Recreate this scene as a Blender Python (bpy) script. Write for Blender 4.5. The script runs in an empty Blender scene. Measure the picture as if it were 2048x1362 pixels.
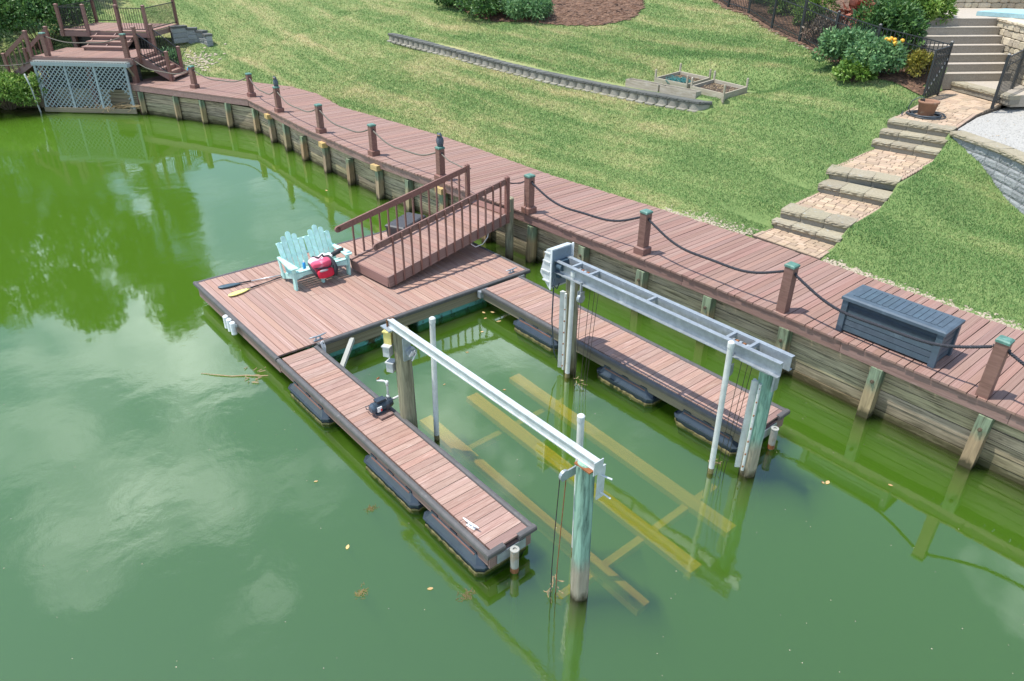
import bpy, math, random
import numpy as np
from mathutils import Vector, Matrix
random.seed(7); RNG = np.random.default_rng(7)
scene = bpy.context.scene
COL = scene.collection

# ---------------------------------------------------------------- camera
cam_data = bpy.data.cameras.new('camera'); cam_data.sensor_width = 36.0
cam_data.lens = 1456.48 / 2048 * 36.0
cam_data.clip_start = 0.1; cam_data.clip_end = 2000
cam = bpy.data.objects.new('camera', cam_data); COL.objects.link(cam)
_r = Vector((0.64707057, 0.76237311, 0.00932295)); _u = Vector((-0.38678833, 0.31770315, 0.86571329)); _f = Vector((-0.6570346, 0.5637836, -0.50045338))
cam.matrix_world = Matrix(((_r.x, _u.x, -_f.x, 12.2213), (_r.y, _u.y, -_f.y, -4.4433), (_r.z, _u.z, -_f.z, 8.0), (0, 0, 0, 1)))
scene.camera = cam

# ---------------------------------------------------------------- sky, sun, exposure
SUN_DIR = Vector((-0.25, -0.31, 1.0)).normalized()
world = bpy.data.worlds.new('World'); scene.world = world; world.use_nodes = True
_n = world.node_tree.nodes; _l = world.node_tree.links; _n.clear()
_out = _n.new('ShaderNodeOutputWorld'); _bg = _n.new('ShaderNodeBackground'); _bg.inputs['Strength'].default_value = 0.15
_sky = _n.new('ShaderNodeTexSky'); _sky.sky_type = 'NISHITA'; _sky.sun_disc = False
_sky.sun_elevation = math.asin(SUN_DIR.z); _sky.sun_rotation = math.atan2(SUN_DIR.x, SUN_DIR.y)
_sky.air_density = 1.0; _sky.dust_density = .3; _sky.ozone_density = 1.2
# fair weather cumulus: noise on a flat cloud deck, seen by direction
_tc = _n.new('ShaderNodeTexCoord'); _sep = _n.new('ShaderNodeSeparateXYZ'); _l.new(_tc.outputs['Generated'], _sep.inputs[0])
_mx = _n.new('ShaderNodeMath'); _mx.operation = 'MAXIMUM'; _mx.inputs[1].default_value = 0.02; _l.new(_sep.outputs[2], _mx.inputs[0])
_ad = _n.new('ShaderNodeMath'); _ad.operation = 'ADD'; _ad.inputs[1].default_value = 0.12; _l.new(_mx.outputs[0], _ad.inputs[0])
_dv = _n.new('ShaderNodeVectorMath'); _dv.operation = 'DIVIDE'; _l.new(_tc.outputs['Generated'], _dv.inputs[0])
_cb = _n.new('ShaderNodeCombineXYZ')
for k in range(3): _l.new(_ad.outputs[0], _cb.inputs[k])
_l.new(_cb.outputs[0], _dv.inputs[1])
_mp = _n.new('ShaderNodeMapping'); _mp.inputs['Location'].default_value = (3.1, 1.7, 0); _l.new(_dv.outputs[0], _mp.inputs['Vector'])
_ns = _n.new('ShaderNodeTexNoise'); _ns.noise_dimensions = '2D'; _ns.inputs['Scale'].default_value = 2.3; _ns.inputs['Detail'].default_value = 9; _ns.inputs['Roughness'].default_value = 0.56
_l.new(_mp.outputs[0], _ns.inputs['Vector'])
_cr = _n.new('ShaderNodeValToRGB'); _cr.color_ramp.elements[0].position = 0.50; _cr.color_ramp.elements[0].color = (0, 0, 0, 1)
_cr.color_ramp.elements[1].position = 0.76; _cr.color_ramp.elements[1].color = (1, 1, 1, 1); 
_flat = _n.new('ShaderNodeVectorMath'); _flat.operation = 'MULTIPLY'; _flat.inputs[1].default_value = (1, 1, 0); _l.new(_dv.outputs[0], _flat.inputs[0])
_acc = _ns.outputs['Fac']          # the cloud bank over the left shore and the clear patch overhead, as mirrored in the lake
for _c, _rad, _amp in (((-1.22, .14, 0), .42, .15), ((-1.75, .35, 0), .45, .10), ((-.90, .98, 0), .22, .12), ((-.38, .42, 0), .62, -.22), ((.15, .95, 0), .5, -.12)):
    _ds = _n.new('ShaderNodeVectorMath'); _ds.operation = 'DISTANCE'; _l.new(_flat.outputs[0], _ds.inputs[0]); _ds.inputs[1].default_value = _c
    _mr = _n.new('ShaderNodeMapRange'); _mr.interpolation_type = 'SMOOTHSTEP'; _mr.inputs['From Min'].default_value = 0; _mr.inputs['From Max'].default_value = _rad; _mr.inputs['To Min'].default_value = _amp; _mr.inputs['To Max'].default_value = 0; _l.new(_ds.outputs['Value'], _mr.inputs['Value'])
    _sm = _n.new('ShaderNodeMath'); _sm.operation = 'ADD'; _l.new(_acc, _sm.inputs[0]); _l.new(_mr.outputs[0], _sm.inputs[1]); _acc = _sm.outputs[0]
_l.new(_acc, _cr.inputs['Fac'])
_mix = _n.new('ShaderNodeMix'); _mix.data_type = 'RGBA'; _l.new(_cr.outputs['Color'], _mix.inputs['Factor'])
_l.new(_sky.outputs[0], _mix.inputs['A']); _mix.inputs['B'].default_value = (9.8, 11.0, 11.6, 1)
_l.new(_mix.outputs['Result'], _bg.inputs['Color']); _l.new(_bg.outputs[0], _out.inputs[0])
sun_data = bpy.data.lights.new('sun', 'SUN'); sun_data.energy = 4.2; sun_data.angle = math.radians(0.53); sun_data.color = (1.0, 0.955, 0.88)
sun = bpy.data.objects.new('sun', sun_data); COL.objects.link(sun); sun.location = (-10, -12, 40)
sun.rotation_euler = SUN_DIR.to_track_quat('Z', 'Y').to_euler()
scene.view_settings.view_transform = 'Standard'; scene.view_settings.look = 'None'
scene.view_settings.exposure = 0.55; scene.view_settings.gamma = 1.0; scene.view_settings.use_curve_mapping = False
scene.cycles.max_bounces = 8; scene.cycles.transparent_max_bounces = 16; scene.cycles.volume_bounces = 1
scene.cycles.use_denoising = True

# ---------------------------------------------------------------- mesh helpers
class B:
    """collects vertices and faces in world (or local) coordinates"""
    def __init__(s): s.v = []; s.f = []
    def add(s, vs, fs):
        n = len(s.v); s.v += [tuple(p) for p in vs]; s.f += [tuple(i + n for i in f) for f in fs]; return s
    def box(s, c, d, rz=0.0, m=None):
        x, y, z = d[0] / 2, d[1] / 2, d[2] / 2
        vs = [Vector((a * x, b * y, e * z)) for a in (-1, 1) for b in (-1, 1) for e in (-1, 1)]
        R = m if m is not None else Matrix.Rotation(rz, 3, 'Z')
        vs = [R @ p + Vector(c) for p in vs]
        return s.add(vs, [(0, 1, 3, 2), (4, 6, 7, 5), (0, 4, 5, 1), (2, 3, 7, 6), (0, 2, 6, 4), (1, 5, 7, 3)])
    def frus(s, c, d0, d1, h, rz=0.0):
        R = Matrix.Rotation(rz, 3, 'Z'); vs = []
        for (dx, dy), z in ((d0, 0), (d1, h)):
            for a, b in ((-1, -1), (1, -1), (1, 1), (-1, 1)): vs.append(R @ Vector((a * dx / 2, b * dy / 2, z)) + Vector(c))
        return s.add(vs, [(3, 2, 1, 0), (4, 5, 6, 7), (0, 1, 5, 4), (1, 2, 6, 5), (2, 3, 7, 6), (3, 0, 4, 7)])
    def beam(s, a, b, w, h, up=(0, 0, 1)):
        a = Vector(a); b = Vector(b); d = (b - a); L = d.length; d.normalize()
        sd = d.cross(Vector(up)).normalized(); u = sd.cross(d)
        return s.box((a + b) / 2, (L, w, h), m=Matrix((d, sd, u)).transposed())
    def tube(s, pts, r, n=8, cap=True):
        pts = [Vector(p) for p in pts]; k = len(pts); rs = r if isinstance(r, (list, tuple)) else [r] * k
        vs = []; prev = None
        for i, p in enumerate(pts):
            t = (pts[min(i + 1, k - 1)] - pts[max(i - 1, 0)]).normalized()
            if prev is None:
                a = Vector((0, 0, 1)) if abs(t.z) < 0.9 else Vector((1, 0, 0)); u = t.cross(a).normalized()
            else:
                u = (prev - t * prev.dot(t)).normalized()
            prev = u; w = t.cross(u)
            for j in range(n):
                an = 2 * math.pi * j / n; vs.append(p + (u * math.cos(an) + w * math.sin(an)) * rs[i])
        fs = [(i * n + j, i * n + (j + 1) % n, (i + 1) * n + (j + 1) % n, (i + 1) * n + j) for i in range(k - 1) for j in range(n)]
        if cap: fs += [tuple(range(n))[::-1], tuple((k - 1) * n + j for j in range(n))]
        return s.add(vs, fs)
    def lathe(s, c, prof, n=16):
        vs = []; k = len(prof)
        for r, z in prof:
            for j in range(n):
                an = 2 * math.pi * j / n; vs.append((c[0] + r * math.cos(an), c[1] + r * math.sin(an), c[2] + z))
        fs = [(i * n + j, i * n + (j + 1) % n, (i + 1) * n + (j + 1) % n, (i + 1) * n + j) for i in range(k - 1) for j in range(n)]
        fs += [tuple(range(n))[::-1], tuple((k - 1) * n + j for j in range(n))]
        return s.add(vs, fs)
    def prism(s, poly, z0, z1):
        n = len(poly)
        vs = [(p[0], p[1], z0 if len(p) < 3 else p[2] + z0) for p in poly] + [(p[0], p[1], z1 if len(p) < 3 else p[2] + z1) for p in poly]
        fs = [tuple(range(n))[::-1], tuple(range(n, 2 * n))] + [(i, (i + 1) % n, n + (i + 1) % n, n + i) for i in range(n)]
        return s.add(vs, fs)
    def pillow(s, c, r, m=None, e=.55, nu=18, nv=12):
        n0 = len(s.v); s.ball((0, 0, 0), (1, 1, 1), nu, nv); pw = lambda x: math.copysign(abs(x) ** e, x)
        for i in range(n0, len(s.v)):
            p = Vector([pw(q) * rr_ for q, rr_ in zip(s.v[i], r)])
            if m is not None: p = m @ p
            s.v[i] = tuple(p + Vector(c))
        return s
    def ball(s, c, r, nu=12, nv=8, m=None):
        vs = []
        for i in range(nv + 1):
            ph = math.pi * i / nv
            for j in range(nu):
                th = 2 * math.pi * j / nu
                p = Vector((r[0] * math.sin(ph) * math.cos(th), r[1] * math.sin(ph) * math.sin(th), r[2] * math.cos(ph)))
                if m is not None: p = m @ p
                vs.append(p + Vector(c))
        fs = [(i * nu + j, (i + 1) * nu + j, (i + 1) * nu + (j + 1) % nu, i * nu + (j + 1) % nu) for i in range(nv) for j in range(nu)]
        return s.add(vs, fs)

def link(name, me, mat, parent=None, smooth=False):
    o = bpy.data.objects.new(name, me); COL.objects.link(o)
    if mat is not None and not me.materials: me.materials.append(mat)
    if smooth:
        for p in me.polygons: p.use_smooth = True
    if parent is not None: o.parent = parent
    return o
def obj(name, b, mat, parent=None, smooth=False, local=False):
    """one mesh object; b is in world coordinates unless local, and is moved into the parent's frame"""
    me = bpy.data.meshes.new(name); vs = b.v
    if parent is not None and not local:
        iv = WM(parent).inverted(); vs = [tuple(iv @ Vector(p)) for p in vs]
    me.from_pydata(vs, [], b.f); me.validate(); me.update()
    import bmesh
    bm = bmesh.new(); bm.from_mesh(me); bmesh.ops.recalc_face_normals(bm, faces=bm.faces); bm.to_mesh(me); bm.free()
    return link(name, me, mat, parent, smooth)
def WM(o):
    m = o.matrix_basis.copy()
    while o.parent is not None:
        o = o.parent; m = o.matrix_basis @ m
    return m
def tag(o, label=None, cat=None, group=None, kind=None):
    if label: o['label'] = label
    if cat: o['category'] = cat
    if group: o['group'] = group
    if kind: o['kind'] = kind
    return o
def thing(name, label, cat, loc=(0, 0, 0), rz=0.0, group=None):
    o = bpy.data.objects.new(name, None); COL.objects.link(o); o.empty_display_size = 0.2
    o.location = loc; o.rotation_euler = (0, 0, rz)
    return tag(o, label, cat, group)
def copy_tree(o, parent=None):
    c = o.copy(); COL.objects.link(c); c.parent = parent
    for ch in list(o.children): copy_tree(ch, c)
    return c
def npmesh(name, verts, faces, mat, parent=None):
    """fast mesh of equal sized faces from numpy arrays"""
    me = bpy.data.meshes.new(name); verts = np.asarray(verts, np.float32); faces = np.asarray(faces, np.int32); k = faces.shape[1]
    me.vertices.add(len(verts)); me.vertices.foreach_set('co', verts.ravel())
    me.loops.add(faces.size); me.loops.foreach_set('vertex_index', faces.ravel())
    me.polygons.add(len(faces)); me.polygons.foreach_set('loop_start', np.arange(0, faces.size, k, dtype=np.int32))
    me.polygons.foreach_set('loop_total', np.full(len(faces), k, np.int32))
    me.update(calc_edges=True); me.validate()
    return link(name, me, mat, parent)
_UNIT = {}
def unit(kind, mat):
    """shared piece meshes: unit sized, scaled by the object"""
    key = (kind, mat.name)
    if key not in _UNIT:
        b = B()
        if kind == 'box': b.box((0, 0, 0), (1, 1, 1))
        elif kind.startswith('rough'):            # split-face block: uneven front (-y)
            rr = random.Random(kind); nx, nz = 9, 4; vs = []
            for k in range(nz + 1):
                for i in range(nx + 1):
                    e = (i in (0, nx)) or (k in (0, nz))
                    vs.append((i / nx - .5, -.5 + (rr.uniform(.0, .03) if e else -rr.uniform(0, .05)), k / nz - .5))
            fs = [(k * (nx + 1) + i, k * (nx + 1) + i + 1, (k + 1) * (nx + 1) + i + 1, (k + 1) * (nx + 1) + i) for k in range(nz) for i in range(nx)]
            b.add(vs, fs)
            b.add([(-.5, -.485, -.5), (.5, -.485, -.5), (.5, .5, -.5), (-.5, .5, -.5), (-.5, -.485, .5), (.5, -.485, .5), (.5, .5, .5), (-.5, .5, .5)],
                  [(3, 2, 1, 0), (4, 5, 6, 7), (1, 2, 6, 5), (2, 3, 7, 6), (3, 0, 4, 7)])
        elif kind == 'paver':                     # slightly chamfered top
            c = 0.04
            b.add([(-.5, -.5, -.5), (.5, -.5, -.5), (.5, .5, -.5), (-.5, .5, -.5), (-.5, -.5, .35), (.5, -.5, .35), (.5, .5, .35), (-.5, .5, .35),
                   (-.5 + c, -.5 + c, .5), (.5 - c, -.5 + c, .5), (.5 - c, .5 - c, .5), (-.5 + c, .5 - c, .5)],
                  [(3, 2, 1, 0), (8, 9, 10, 11), (0, 1, 5, 4), (1, 2, 6, 5), (2, 3, 7, 6), (3, 0, 4, 7), (4, 5, 9, 8), (5, 6, 10, 9), (6, 7, 11, 10), (7, 4, 8, 11)])
        elif kind == 'rod': b.lathe((0, 0, 0), [(.5, -.5), (.5, .5)], 8)
        elif kind.startswith('stone'):            # irregular rounded stone
            rr = random.Random(kind); b.ball((0, 0, 0), (.5, .5, .5), 10, 6)
            b.v = [tuple(max(-.5, min(.5, c * 1.7 * rr.uniform(.88, 1.08))) for c in p) for p in b.v]
        me = bpy.data.meshes.new(kind); me.from_pydata(b.v, [], b.f); me.update(); me.materials.append(mat); _UNIT[key] = me
    return _UNIT[key]
def piece(name, mat, parent, c, d, R=None, kind='box'):
    """one scaled copy of a shared unit mesh, given in world coordinates"""
    o = bpy.data.objects.new(name, unit(kind, mat)); COL.objects.link(o); o.parent = parent
    R3 = R if R is not None else Matrix.Identity(3)
    m = Matrix.Translation(Vector(c)) @ R3.to_4x4()
    m = WM(parent).inverted() @ m if parent is not None else m
    o.location = m.to_translation(); o.rotation_euler = m.to_euler(); o.scale = d
    return o
def Rz(a): return Matrix.Rotation(a, 3, 'Z')
def frame(xd, up=(0, 0, 1)):
    x = Vector(xd).normalized(); y = Vector(up).cross(x).normalized(); z = x.cross(y)
    return Matrix((x, y, z)).transposed()
def stick(name, mat, parent, a, b, w, h, kind='box', up=(0, 0, 1)):
    """a bar from a to b, as a shared unit mesh"""
    a = Vector(a); b = Vector(b); d = b - a
    if kind == 'rod':
        z = d.normalized(); x = z.orthogonal().normalized(); R = Matrix((x, z.cross(x), z)).transposed()
        return piece(name, mat, parent, (a + b) / 2, (w, h, d.length), R, 'rod')
    return piece(name, mat, parent, (a + b) / 2, (d.length, w, h), frame(d, up) if abs(d.normalized().z) < .99 else frame(d, (0, 1, 0)))

# ---------------------------------------------------------------- materials
MATS = {}
def nt(name):
    m = bpy.data.materials.new(name); m.use_nodes = True; t = m.node_tree; t.nodes.clear()
    o = t.nodes.new('ShaderNodeOutputMaterial'); p = t.nodes.new('ShaderNodeBsdfPrincipled'); t.links.new(p.outputs[0], o.inputs[0])
    MATS[name] = m; return m, t, p, o
def N(t, ty, **kw):
    n = t.nodes.new(ty)
    for k, v in kw.items():
        if k in n.inputs: n.inputs[k].default_value = v
        else: setattr(n, k, v)
    return n
def ramp(t, fac, stops):
    r = N(t, 'ShaderNodeValToRGB'); e = r.color_ramp.elements
    while len(e) < len(stops): e.new(0.5)
    for q, (p, c) in zip(e, stops): q.position = p; q.color = (*c, 1) if len(c) == 3 else c
    t.links.new(fac, r.inputs['Fac']); return r.outputs['Color']
def mixc(t, fac, a, b, mode='MIX'):
    m = N(t, 'ShaderNodeMix', data_type='RGBA', blend_type=mode)
    for s, v in (('Factor', fac), ('A', a), ('B', b)):
        if isinstance(v, (int, float)): m.inputs[s].default_value = v
        elif isinstance(v, tuple): m.inputs[s].default_value = (*v, 1) if len(v) == 3 else v
        else: t.links.new(v, m.inputs[s])
    return m.outputs['Result']
def noise(t, vec, scale, detail=4, rough=.55, dist=0.0):
    n = N(t, 'ShaderNodeTexNoise', Scale=scale, Detail=detail, Roughness=rough, Distortion=dist); t.links.new(vec, n.inputs['Vector']); return n.outputs['Fac']
def mapped(t, sc, coord='Object', rnd=True, loc=(0, 0, 0)):
    tc = N(t, 'ShaderNodeTexCoord'); mp = N(t, 'ShaderNodeMapping'); mp.inputs['Scale'].default_value = sc
    if coord == 'World': src = N(t, 'ShaderNodeNewGeometry').outputs['Position']
    else: src = tc.outputs[coord]
    if rnd:
        oi = N(t, 'ShaderNodeObjectInfo'); ml = N(t, 'ShaderNodeMath', operation='MULTIPLY'); ml.inputs[1].default_value = 91.7; t.links.new(oi.outputs['Random'], ml.inputs[0])
        ad = N(t, 'ShaderNodeVectorMath', operation='ADD'); t.links.new(src, ad.inputs[0]); t.links.new(ml.outputs[0], ad.inputs[1]); src = ad.outputs[0]
    t.links.new(src, mp.inputs['Vector']); return mp.outputs['Vector']
def hsv(t, col, rnd_amt=.25, sat=.1, hue=.02):
    """vary a colour from object to object"""
    oi = N(t, 'ShaderNodeObjectInfo'); h = N(t, 'ShaderNodeHueSaturation'); t.links.new(col, h.inputs['Color'])
    wn = N(t, 'ShaderNodeTexWhiteNoise', noise_dimensions='1D'); t.links.new(oi.outputs['Random'], wn.inputs['W'])
    sp = N(t, 'ShaderNodeSeparateColor'); t.links.new(wn.outputs['Color'], sp.inputs[0])
    for o_, inp, amt, c in ((0, 'Value', rnd_amt, 1), (1, 'Saturation', sat, 1), (2, 'Hue', hue, .5)):
        r = N(t, 'ShaderNodeMapRange'); r.inputs['To Min'].default_value = c - amt; r.inputs['To Max'].default_value = c + amt
        t.links.new(sp.outputs[o_], r.inputs['Value']); t.links.new(r.outputs[0], h.inputs[inp])
    return h.outputs['Color']
def bump(t, p, fac, strength=.3, dist=.01):
    b = N(t, 'ShaderNodeBump'); b.inputs['Strength'].default_value = strength; b.inputs['Distance'].default_value = dist
    t.links.new(fac, b.inputs['Height']); t.links.new(b.outputs[0], p.inputs['Normal'])
def wood(name, dark, mid, light, worn, wornamt=.5, grain=(2.2, 30, 30), rough=.75, var=.16):
    """painted or stained board: grain along local x, worn pale patches"""
    m, t, p, o = nt(name)
    v = mapped(t, grain); g = noise(t, v, 1.0, 6, .62, .6)
    c = ramp(t, g, [(.28, dark), (.5, mid), (.72, light)])
    v2 = mapped(t, (grain[0] * .7, grain[1] * .16, grain[1] * .16)); w = noise(t, v2, 1.6, 7, .68)
    c = mixc(t, ramp(t, w, [(wornamt, (0, 0, 0)), (wornamt + .16, (1, 1, 1))]), c, worn)
    v3 = mapped(t, (1.1, 16, 16)); w3 = noise(t, v3, 1.0, 8, .75)
    c = mixc(t, ramp(t, w3, [(.63, (0, 0, 0)), (.71, (1, 1, 1))]), c, tuple(x * .5 for x in dark))
    c = hsv(t, c, var, .08, .005); t.links.new(c, p.inputs['Base Color']); p.inputs['Roughness'].default_value = rough
    bump(t, p, g, .35, .006); return m
def plain(name, col, rough=.6, metal=0.0, var=.08, spots=None, sc=9.0, bumpy=.0, spotpos=.58):
    m, t, p, o = nt(name); v = mapped(t, (1, 1, 1)); g = noise(t, v, sc, 6, .65)
    c = ramp(t, g, [(.3, tuple(x * .8 for x in col)), (.7, tuple(min(1, x * 1.15) for x in col))])
    if spots:
        g2 = noise(t, v, sc * .45, 7, .7); c = mixc(t, ramp(t, g2, [(spotpos, (0, 0, 0)), (spotpos + .1, (1, 1, 1))]), c, spots)
    c = hsv(t, c, var, .05, .006); t.links.new(c, p.inputs['Base Color']); p.inputs['Roughness'].default_value = rough; p.inputs['Metallic'].default_value = metal
    if bumpy: bump(t, p, g, bumpy, .02)
    return m
wood('deck_red', (.135, .066, .050), (.268, .160, .130), (.318, .206, .172), (.368, .262, .226), .57, (1.6, 24, 24), .75, .11)
wood('deck_salmon', (.155, .07, .052), (.33, .206, .164), (.39, .268, .222), (.455, .34, .295), .55, (1.6, 20, 20), .75, .095)
wood('trim_brown', (.13, .062, .05), (.19, .095, .077), (.235, .125, .102), (.27, .16, .135), .62, (3, 22, 22), .55, .07)
wood('fascia_red', (.155, .088, .075), (.23, .14, .122), (.275, .175, .155), (.32, .225, .2), .6, (1.2, 22, 22), .6, .06)
wood('weathered', (.13, .105, .07), (.22, .185, .125), (.32, .275, .19), (.37, .34, .25), .58, (1.2, 26, 26), .85, .16)
wood('grey_wood', (.22, .22, .20), (.34, .35, .32), (.45, .46, .43), (.50, .52, .48), .58, (3, 30, 30), .85, .12)
wood('blue_grey_wood', (.17, .21, .215), (.27, .325, .33), (.37, .43, .43), (.42, .46, .45), .6, (3, 30, 30), .85, .1)
wood('fresh_lumber', (.38, .26, .10), (.48, .34, .14), (.56, .42, .2), (.52, .38, .18), .7, (3, 20, 20), .8, .12)
wood('planter_wood', (.26, .22, .16), (.38, .34, .26), (.48, .44, .36), (.52, .49, .42), .55, (2, 22, 22), .9, .12)

def pile_mat(name, top, topdark, low, zs=(.45, .75), zr=1.0, grain=(14, 14, 1.3)):
    """treated timber: green preservative above, bleached and muddy near the water line"""
    m, t, p, o = nt(name)
    g = noise(t, mapped(t, grain), 1.0, 7, .66, .5)
    c1 = ramp(t, g, [(.34, topdark), (.52, top), (.7, tuple(min(1, x * 1.4) for x in top))])
    c2 = ramp(t, g, [(.3, tuple(x * .55 for x in low)), (.6, low), (.8, tuple(min(1, x * 1.3) for x in low))])
    ge = N(t, 'ShaderNodeNewGeometry'); sp = N(t, 'ShaderNodeSeparateXYZ'); t.links.new(ge.outputs['Position'], sp.inputs[0])
    ns = noise(t, mapped(t, (5, 5, 2)), 1.0, 5, .6); ad = N(t, 'ShaderNodeMath', operation='MULTIPLY_ADD'); t.links.new(ns, ad.inputs[0]); ad.inputs[1].default_value = .45; t.links.new(sp.outputs[2], ad.inputs[2])
    mr = N(t, 'ShaderNodeMapRange'); mr.inputs['From Min'].default_value = zs[0] + .22; mr.inputs['From Max'].default_value = zs[1] + .22; t.links.new(ad.outputs[0], mr.inputs['Value'])
    c = mixc(t, mr.outputs[0], c2, c1)
    wet = N(t, 'ShaderNodeMapRange'); wet.inputs['From Min'].default_value = .05 + .22; wet.inputs['From Max'].default_value = .17 + .22; t.links.new(ad.outputs[0], wet.inputs['Value'])
    c = mixc(t, wet.outputs[0], (.05, .042, .016), c)
    c = hsv(t, c, .12, .1, .015); t.links.new(c, p.inputs['Base Color']); p.inputs['Roughness'].default_value = .85; bump(t, p, g, .6, .012); return m
pile_mat('pile_green', (.22, .39, .30), (.05, .11, .08), (.36, .32, .23), (.55, .85))
pile_mat('pile_weathered', (.24, .23, .155), (.10, .095, .06), (.20, .17, .10), (.2, .5))
pile_mat('bulkhead_post', (.17, .22, .14), (.075, .085, .05), (.34, .25, .14), (.55, .8))
pile_mat('bulkhead_board', (.345, .29, .195), (.085, .07, .042), (.19, .16, .095), (.15, .5), 1.0, (2.6, 5, 5))

plain('copper_cap', (.085, .195, .16), .6, 0, .08, (.15, .28, .235), 14, 0, .52)
plain('rubber', (.085, .082, .082), .55, 0, .06, (.15, .145, .14), 8)
plain('black_plastic', (.035, .05, .066), .28, 0, .05, (.05, .06, .07), 6)
plain('algae_rim', (.20, .17, .075), .9, 0, .1, (.07, .065, .02), 26, .8)
plain('pipe_dull', (.32, .32, .29), .6, .1, .05, (.30, .22, .14), 7, 0, .55)
plain('galvanised', (.36, .40, .43), .42, .45, .05, (.47, .50, .52), 9)
plain('white_alloy', (.55, .585, .60), .35, .2, .03, (.48, .50, .50), 6, 0, .62)
plain('pvc', (.58, .60, .58), .35, 0, .03, (.55, .56, .50), 4, 0, .64)
plain('rust', (.22, .085, .03), .9, 0, .1, (.35, .30, .25), 20)
plain('cable', (.07, .06, .05), .5, .5)
plain('turquoise_paint', (.44, .72, .66), .5, 0, .07, (.56, .78, .74), 9)
plain('foam_teal', (.13, .37, .34), .85, 0, .05, (.06, .055, .02), 7, .6, .52)
plain('pink_fabric', (.72, .10, .20), .8, 0, .05, (.80, .42, .52), 5)
plain('pale_pink', (.80, .50, .56), .8)
plain('red_fabric', (.62, .03, .05), .7)
plain('black_fabric', (.03, .03, .037), .8)
plain('grey_fabric', (.32, .29, .30), .85)
plain('white_cloth', (.72, .70, .70), .85)
plain('blue_plastic', (.05, .28, .62), .35)
plain('paddle_slate', (.055, .10, .13), .4)
plain('paddle_yellow', (.85, .74, .26), .45, 0, .03, (.90, .83, .45), 3)
plain('shaft_black', (.02, .02, .023), .4)
plain('shaft_grey', (.45, .46, .47), .35, .6)
plain('deckbox', (.06, .092, .122), .55, 0, .06, (.09, .13, .165), 5)
plain('deckbox_dark', (.025, .045, .075), .5)
plain('dark_box', (.05, .05, .055), .55)
plain('pump_blue', (.045, .075, .105), .35)
plain('dark_rope', (.03, .032, .042), .8, 0, .1, (.075, .08, .095), 40)
plain('tan_rope', (.15, .135, .11), .9, 0, .1, (.07, .065, .055), 30)
plain('owl_slate', (.075, .095, .12), .6, 0, .06, (.15, .17, .19), 18)
plain('brass', (.55, .28, .08), .4, .6)
plain('yellow_box', (.62, .52, .16), .6)
plain('grey_box', (.50, .52, .52), .5)
plain('plate_blue', (.17, .22, .27), .5)
plain('fence_black', (.022, .026, .03), .42)
plain('rail_black', (.022, .022, .024), .45)
plain('terracotta', (.27, .145, .085), .8, 0, .05, (.45, .36, .26), 6)
plain('soil', (.06, .04, .028), .95, 0, .05, (.13, .085, .06), 26, .8)
plain('bark_chip', (.16, .09, .055), .95, 0, .1, (.05, .03, .02), 3, 0, .5)
plain('hose', (.05, .062, .075), .4)
plain('teal_net', (.02, .15, .14), .6)
plain('spa_cover', (.33, .52, .56), .5)
plain('concrete', (.30, .262, .212), .9, 0, .04, (.36, .32, .27), 22, .5)
plain('tread_top', (.40, .355, .295), .9, 0, .04, (.47, .43, .37), 22, .4)
plain('block_grey', (.30, .315, .32), .95, 0, .15, (.43, .42, .38), 12, .9)
plain('block_tan', (.26, .235, .19), .95, 0, .12, (.28, .285, .27), 12, .9)
plain('cap_tan', (.30, .265, .19), .92, 0, .10, (.33, .34, .32), 10, .8)
plain('garden_block', (.30, .285, .24), .95, 0, .14, (.24, .235, .21), 14, 1.0)
plain('garden_cap', (.115, .12, .112), .95, 0, .12, (.18, .18, .168), 16, .9)
plain('paver', (.40, .295, .205), .92, 0, .2, (.36, .31, .26), 9, .35)
plain('edge_paver', (.38, .275, .205), .92, 0, .08, (.44, .38, .33), 9, .3)
plain('joint_sand', (.13, .10, .08), .95)
plain('limestone', (.50, .43, .315), .92, 0, .25, (.40, .38, .34), 5, .9)
plain('mortar', (.40, .37, .31), .95)
plain('gravel_stone', (.42, .36, .27), .92, 0, .25, (.24, .21, .16), 30)
plain('white_gravel', (.38, .37, .345), .95, 0, .05, (.24, .225, .205), 42, .6, .60)
plain('bark', (.10, .075, .05), .95, 0, .1, (.16, .13, .1), 14, .8)
plain('dead_twig', (.36, .27, .15), .9, 0, .2)
plain('dry_leaf', (.45, .30, .14), .8, 0, .3)
plain('debris', (.20, .15, .06), .9, 0, .3)
plain('white_fitting', (.76, .78, .78), .4)
plain('yellow_petal', (.85, .45, .04), .6)
plain('copper_leaf', (.30, .11, .07), .7)
plain('lift_beam_yellow', (.90, .50, .03), .85, 0, .06, (.78, .44, .03), 3)

def leaf_mat(name, a, b, c, trans=.25):
    m, t, p, o = nt(name)
    g = noise(t, mapped(t, (1, 1, 1), 'Object', False), 2.2, 3, .6); ge = N(t, 'ShaderNodeNewGeometry')
    g2 = N(t, 'ShaderNodeMath', operation='MULTIPLY_ADD'); t.links.new(ge.outputs['Random Per Island'], g2.inputs[0]); g2.inputs[1].default_value = .5
    sb = N(t, 'ShaderNodeMath', operation='SUBTRACT'); t.links.new(g, sb.inputs[0]); sb.inputs[1].default_value = .25; t.links.new(sb.outputs[0], g2.inputs[2])
    cc = ramp(t, g2.outputs[0], [(.2, a), (.5, b), (.85, c)]); t.links.new(cc, p.inputs['Base Color']); p.inputs['Roughness'].default_value = .5
    tr = N(t, 'ShaderNodeBsdfTranslucent'); t.links.new(cc, tr.inputs[0]); mx = N(t, 'ShaderNodeMixShader', Fac=trans)
    t.links.new(p.outputs[0], mx.inputs[1]); t.links.new(tr.outputs[0], mx.inputs[2]); t.links.new(mx.outputs[0], o.inputs[0]); return m
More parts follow.
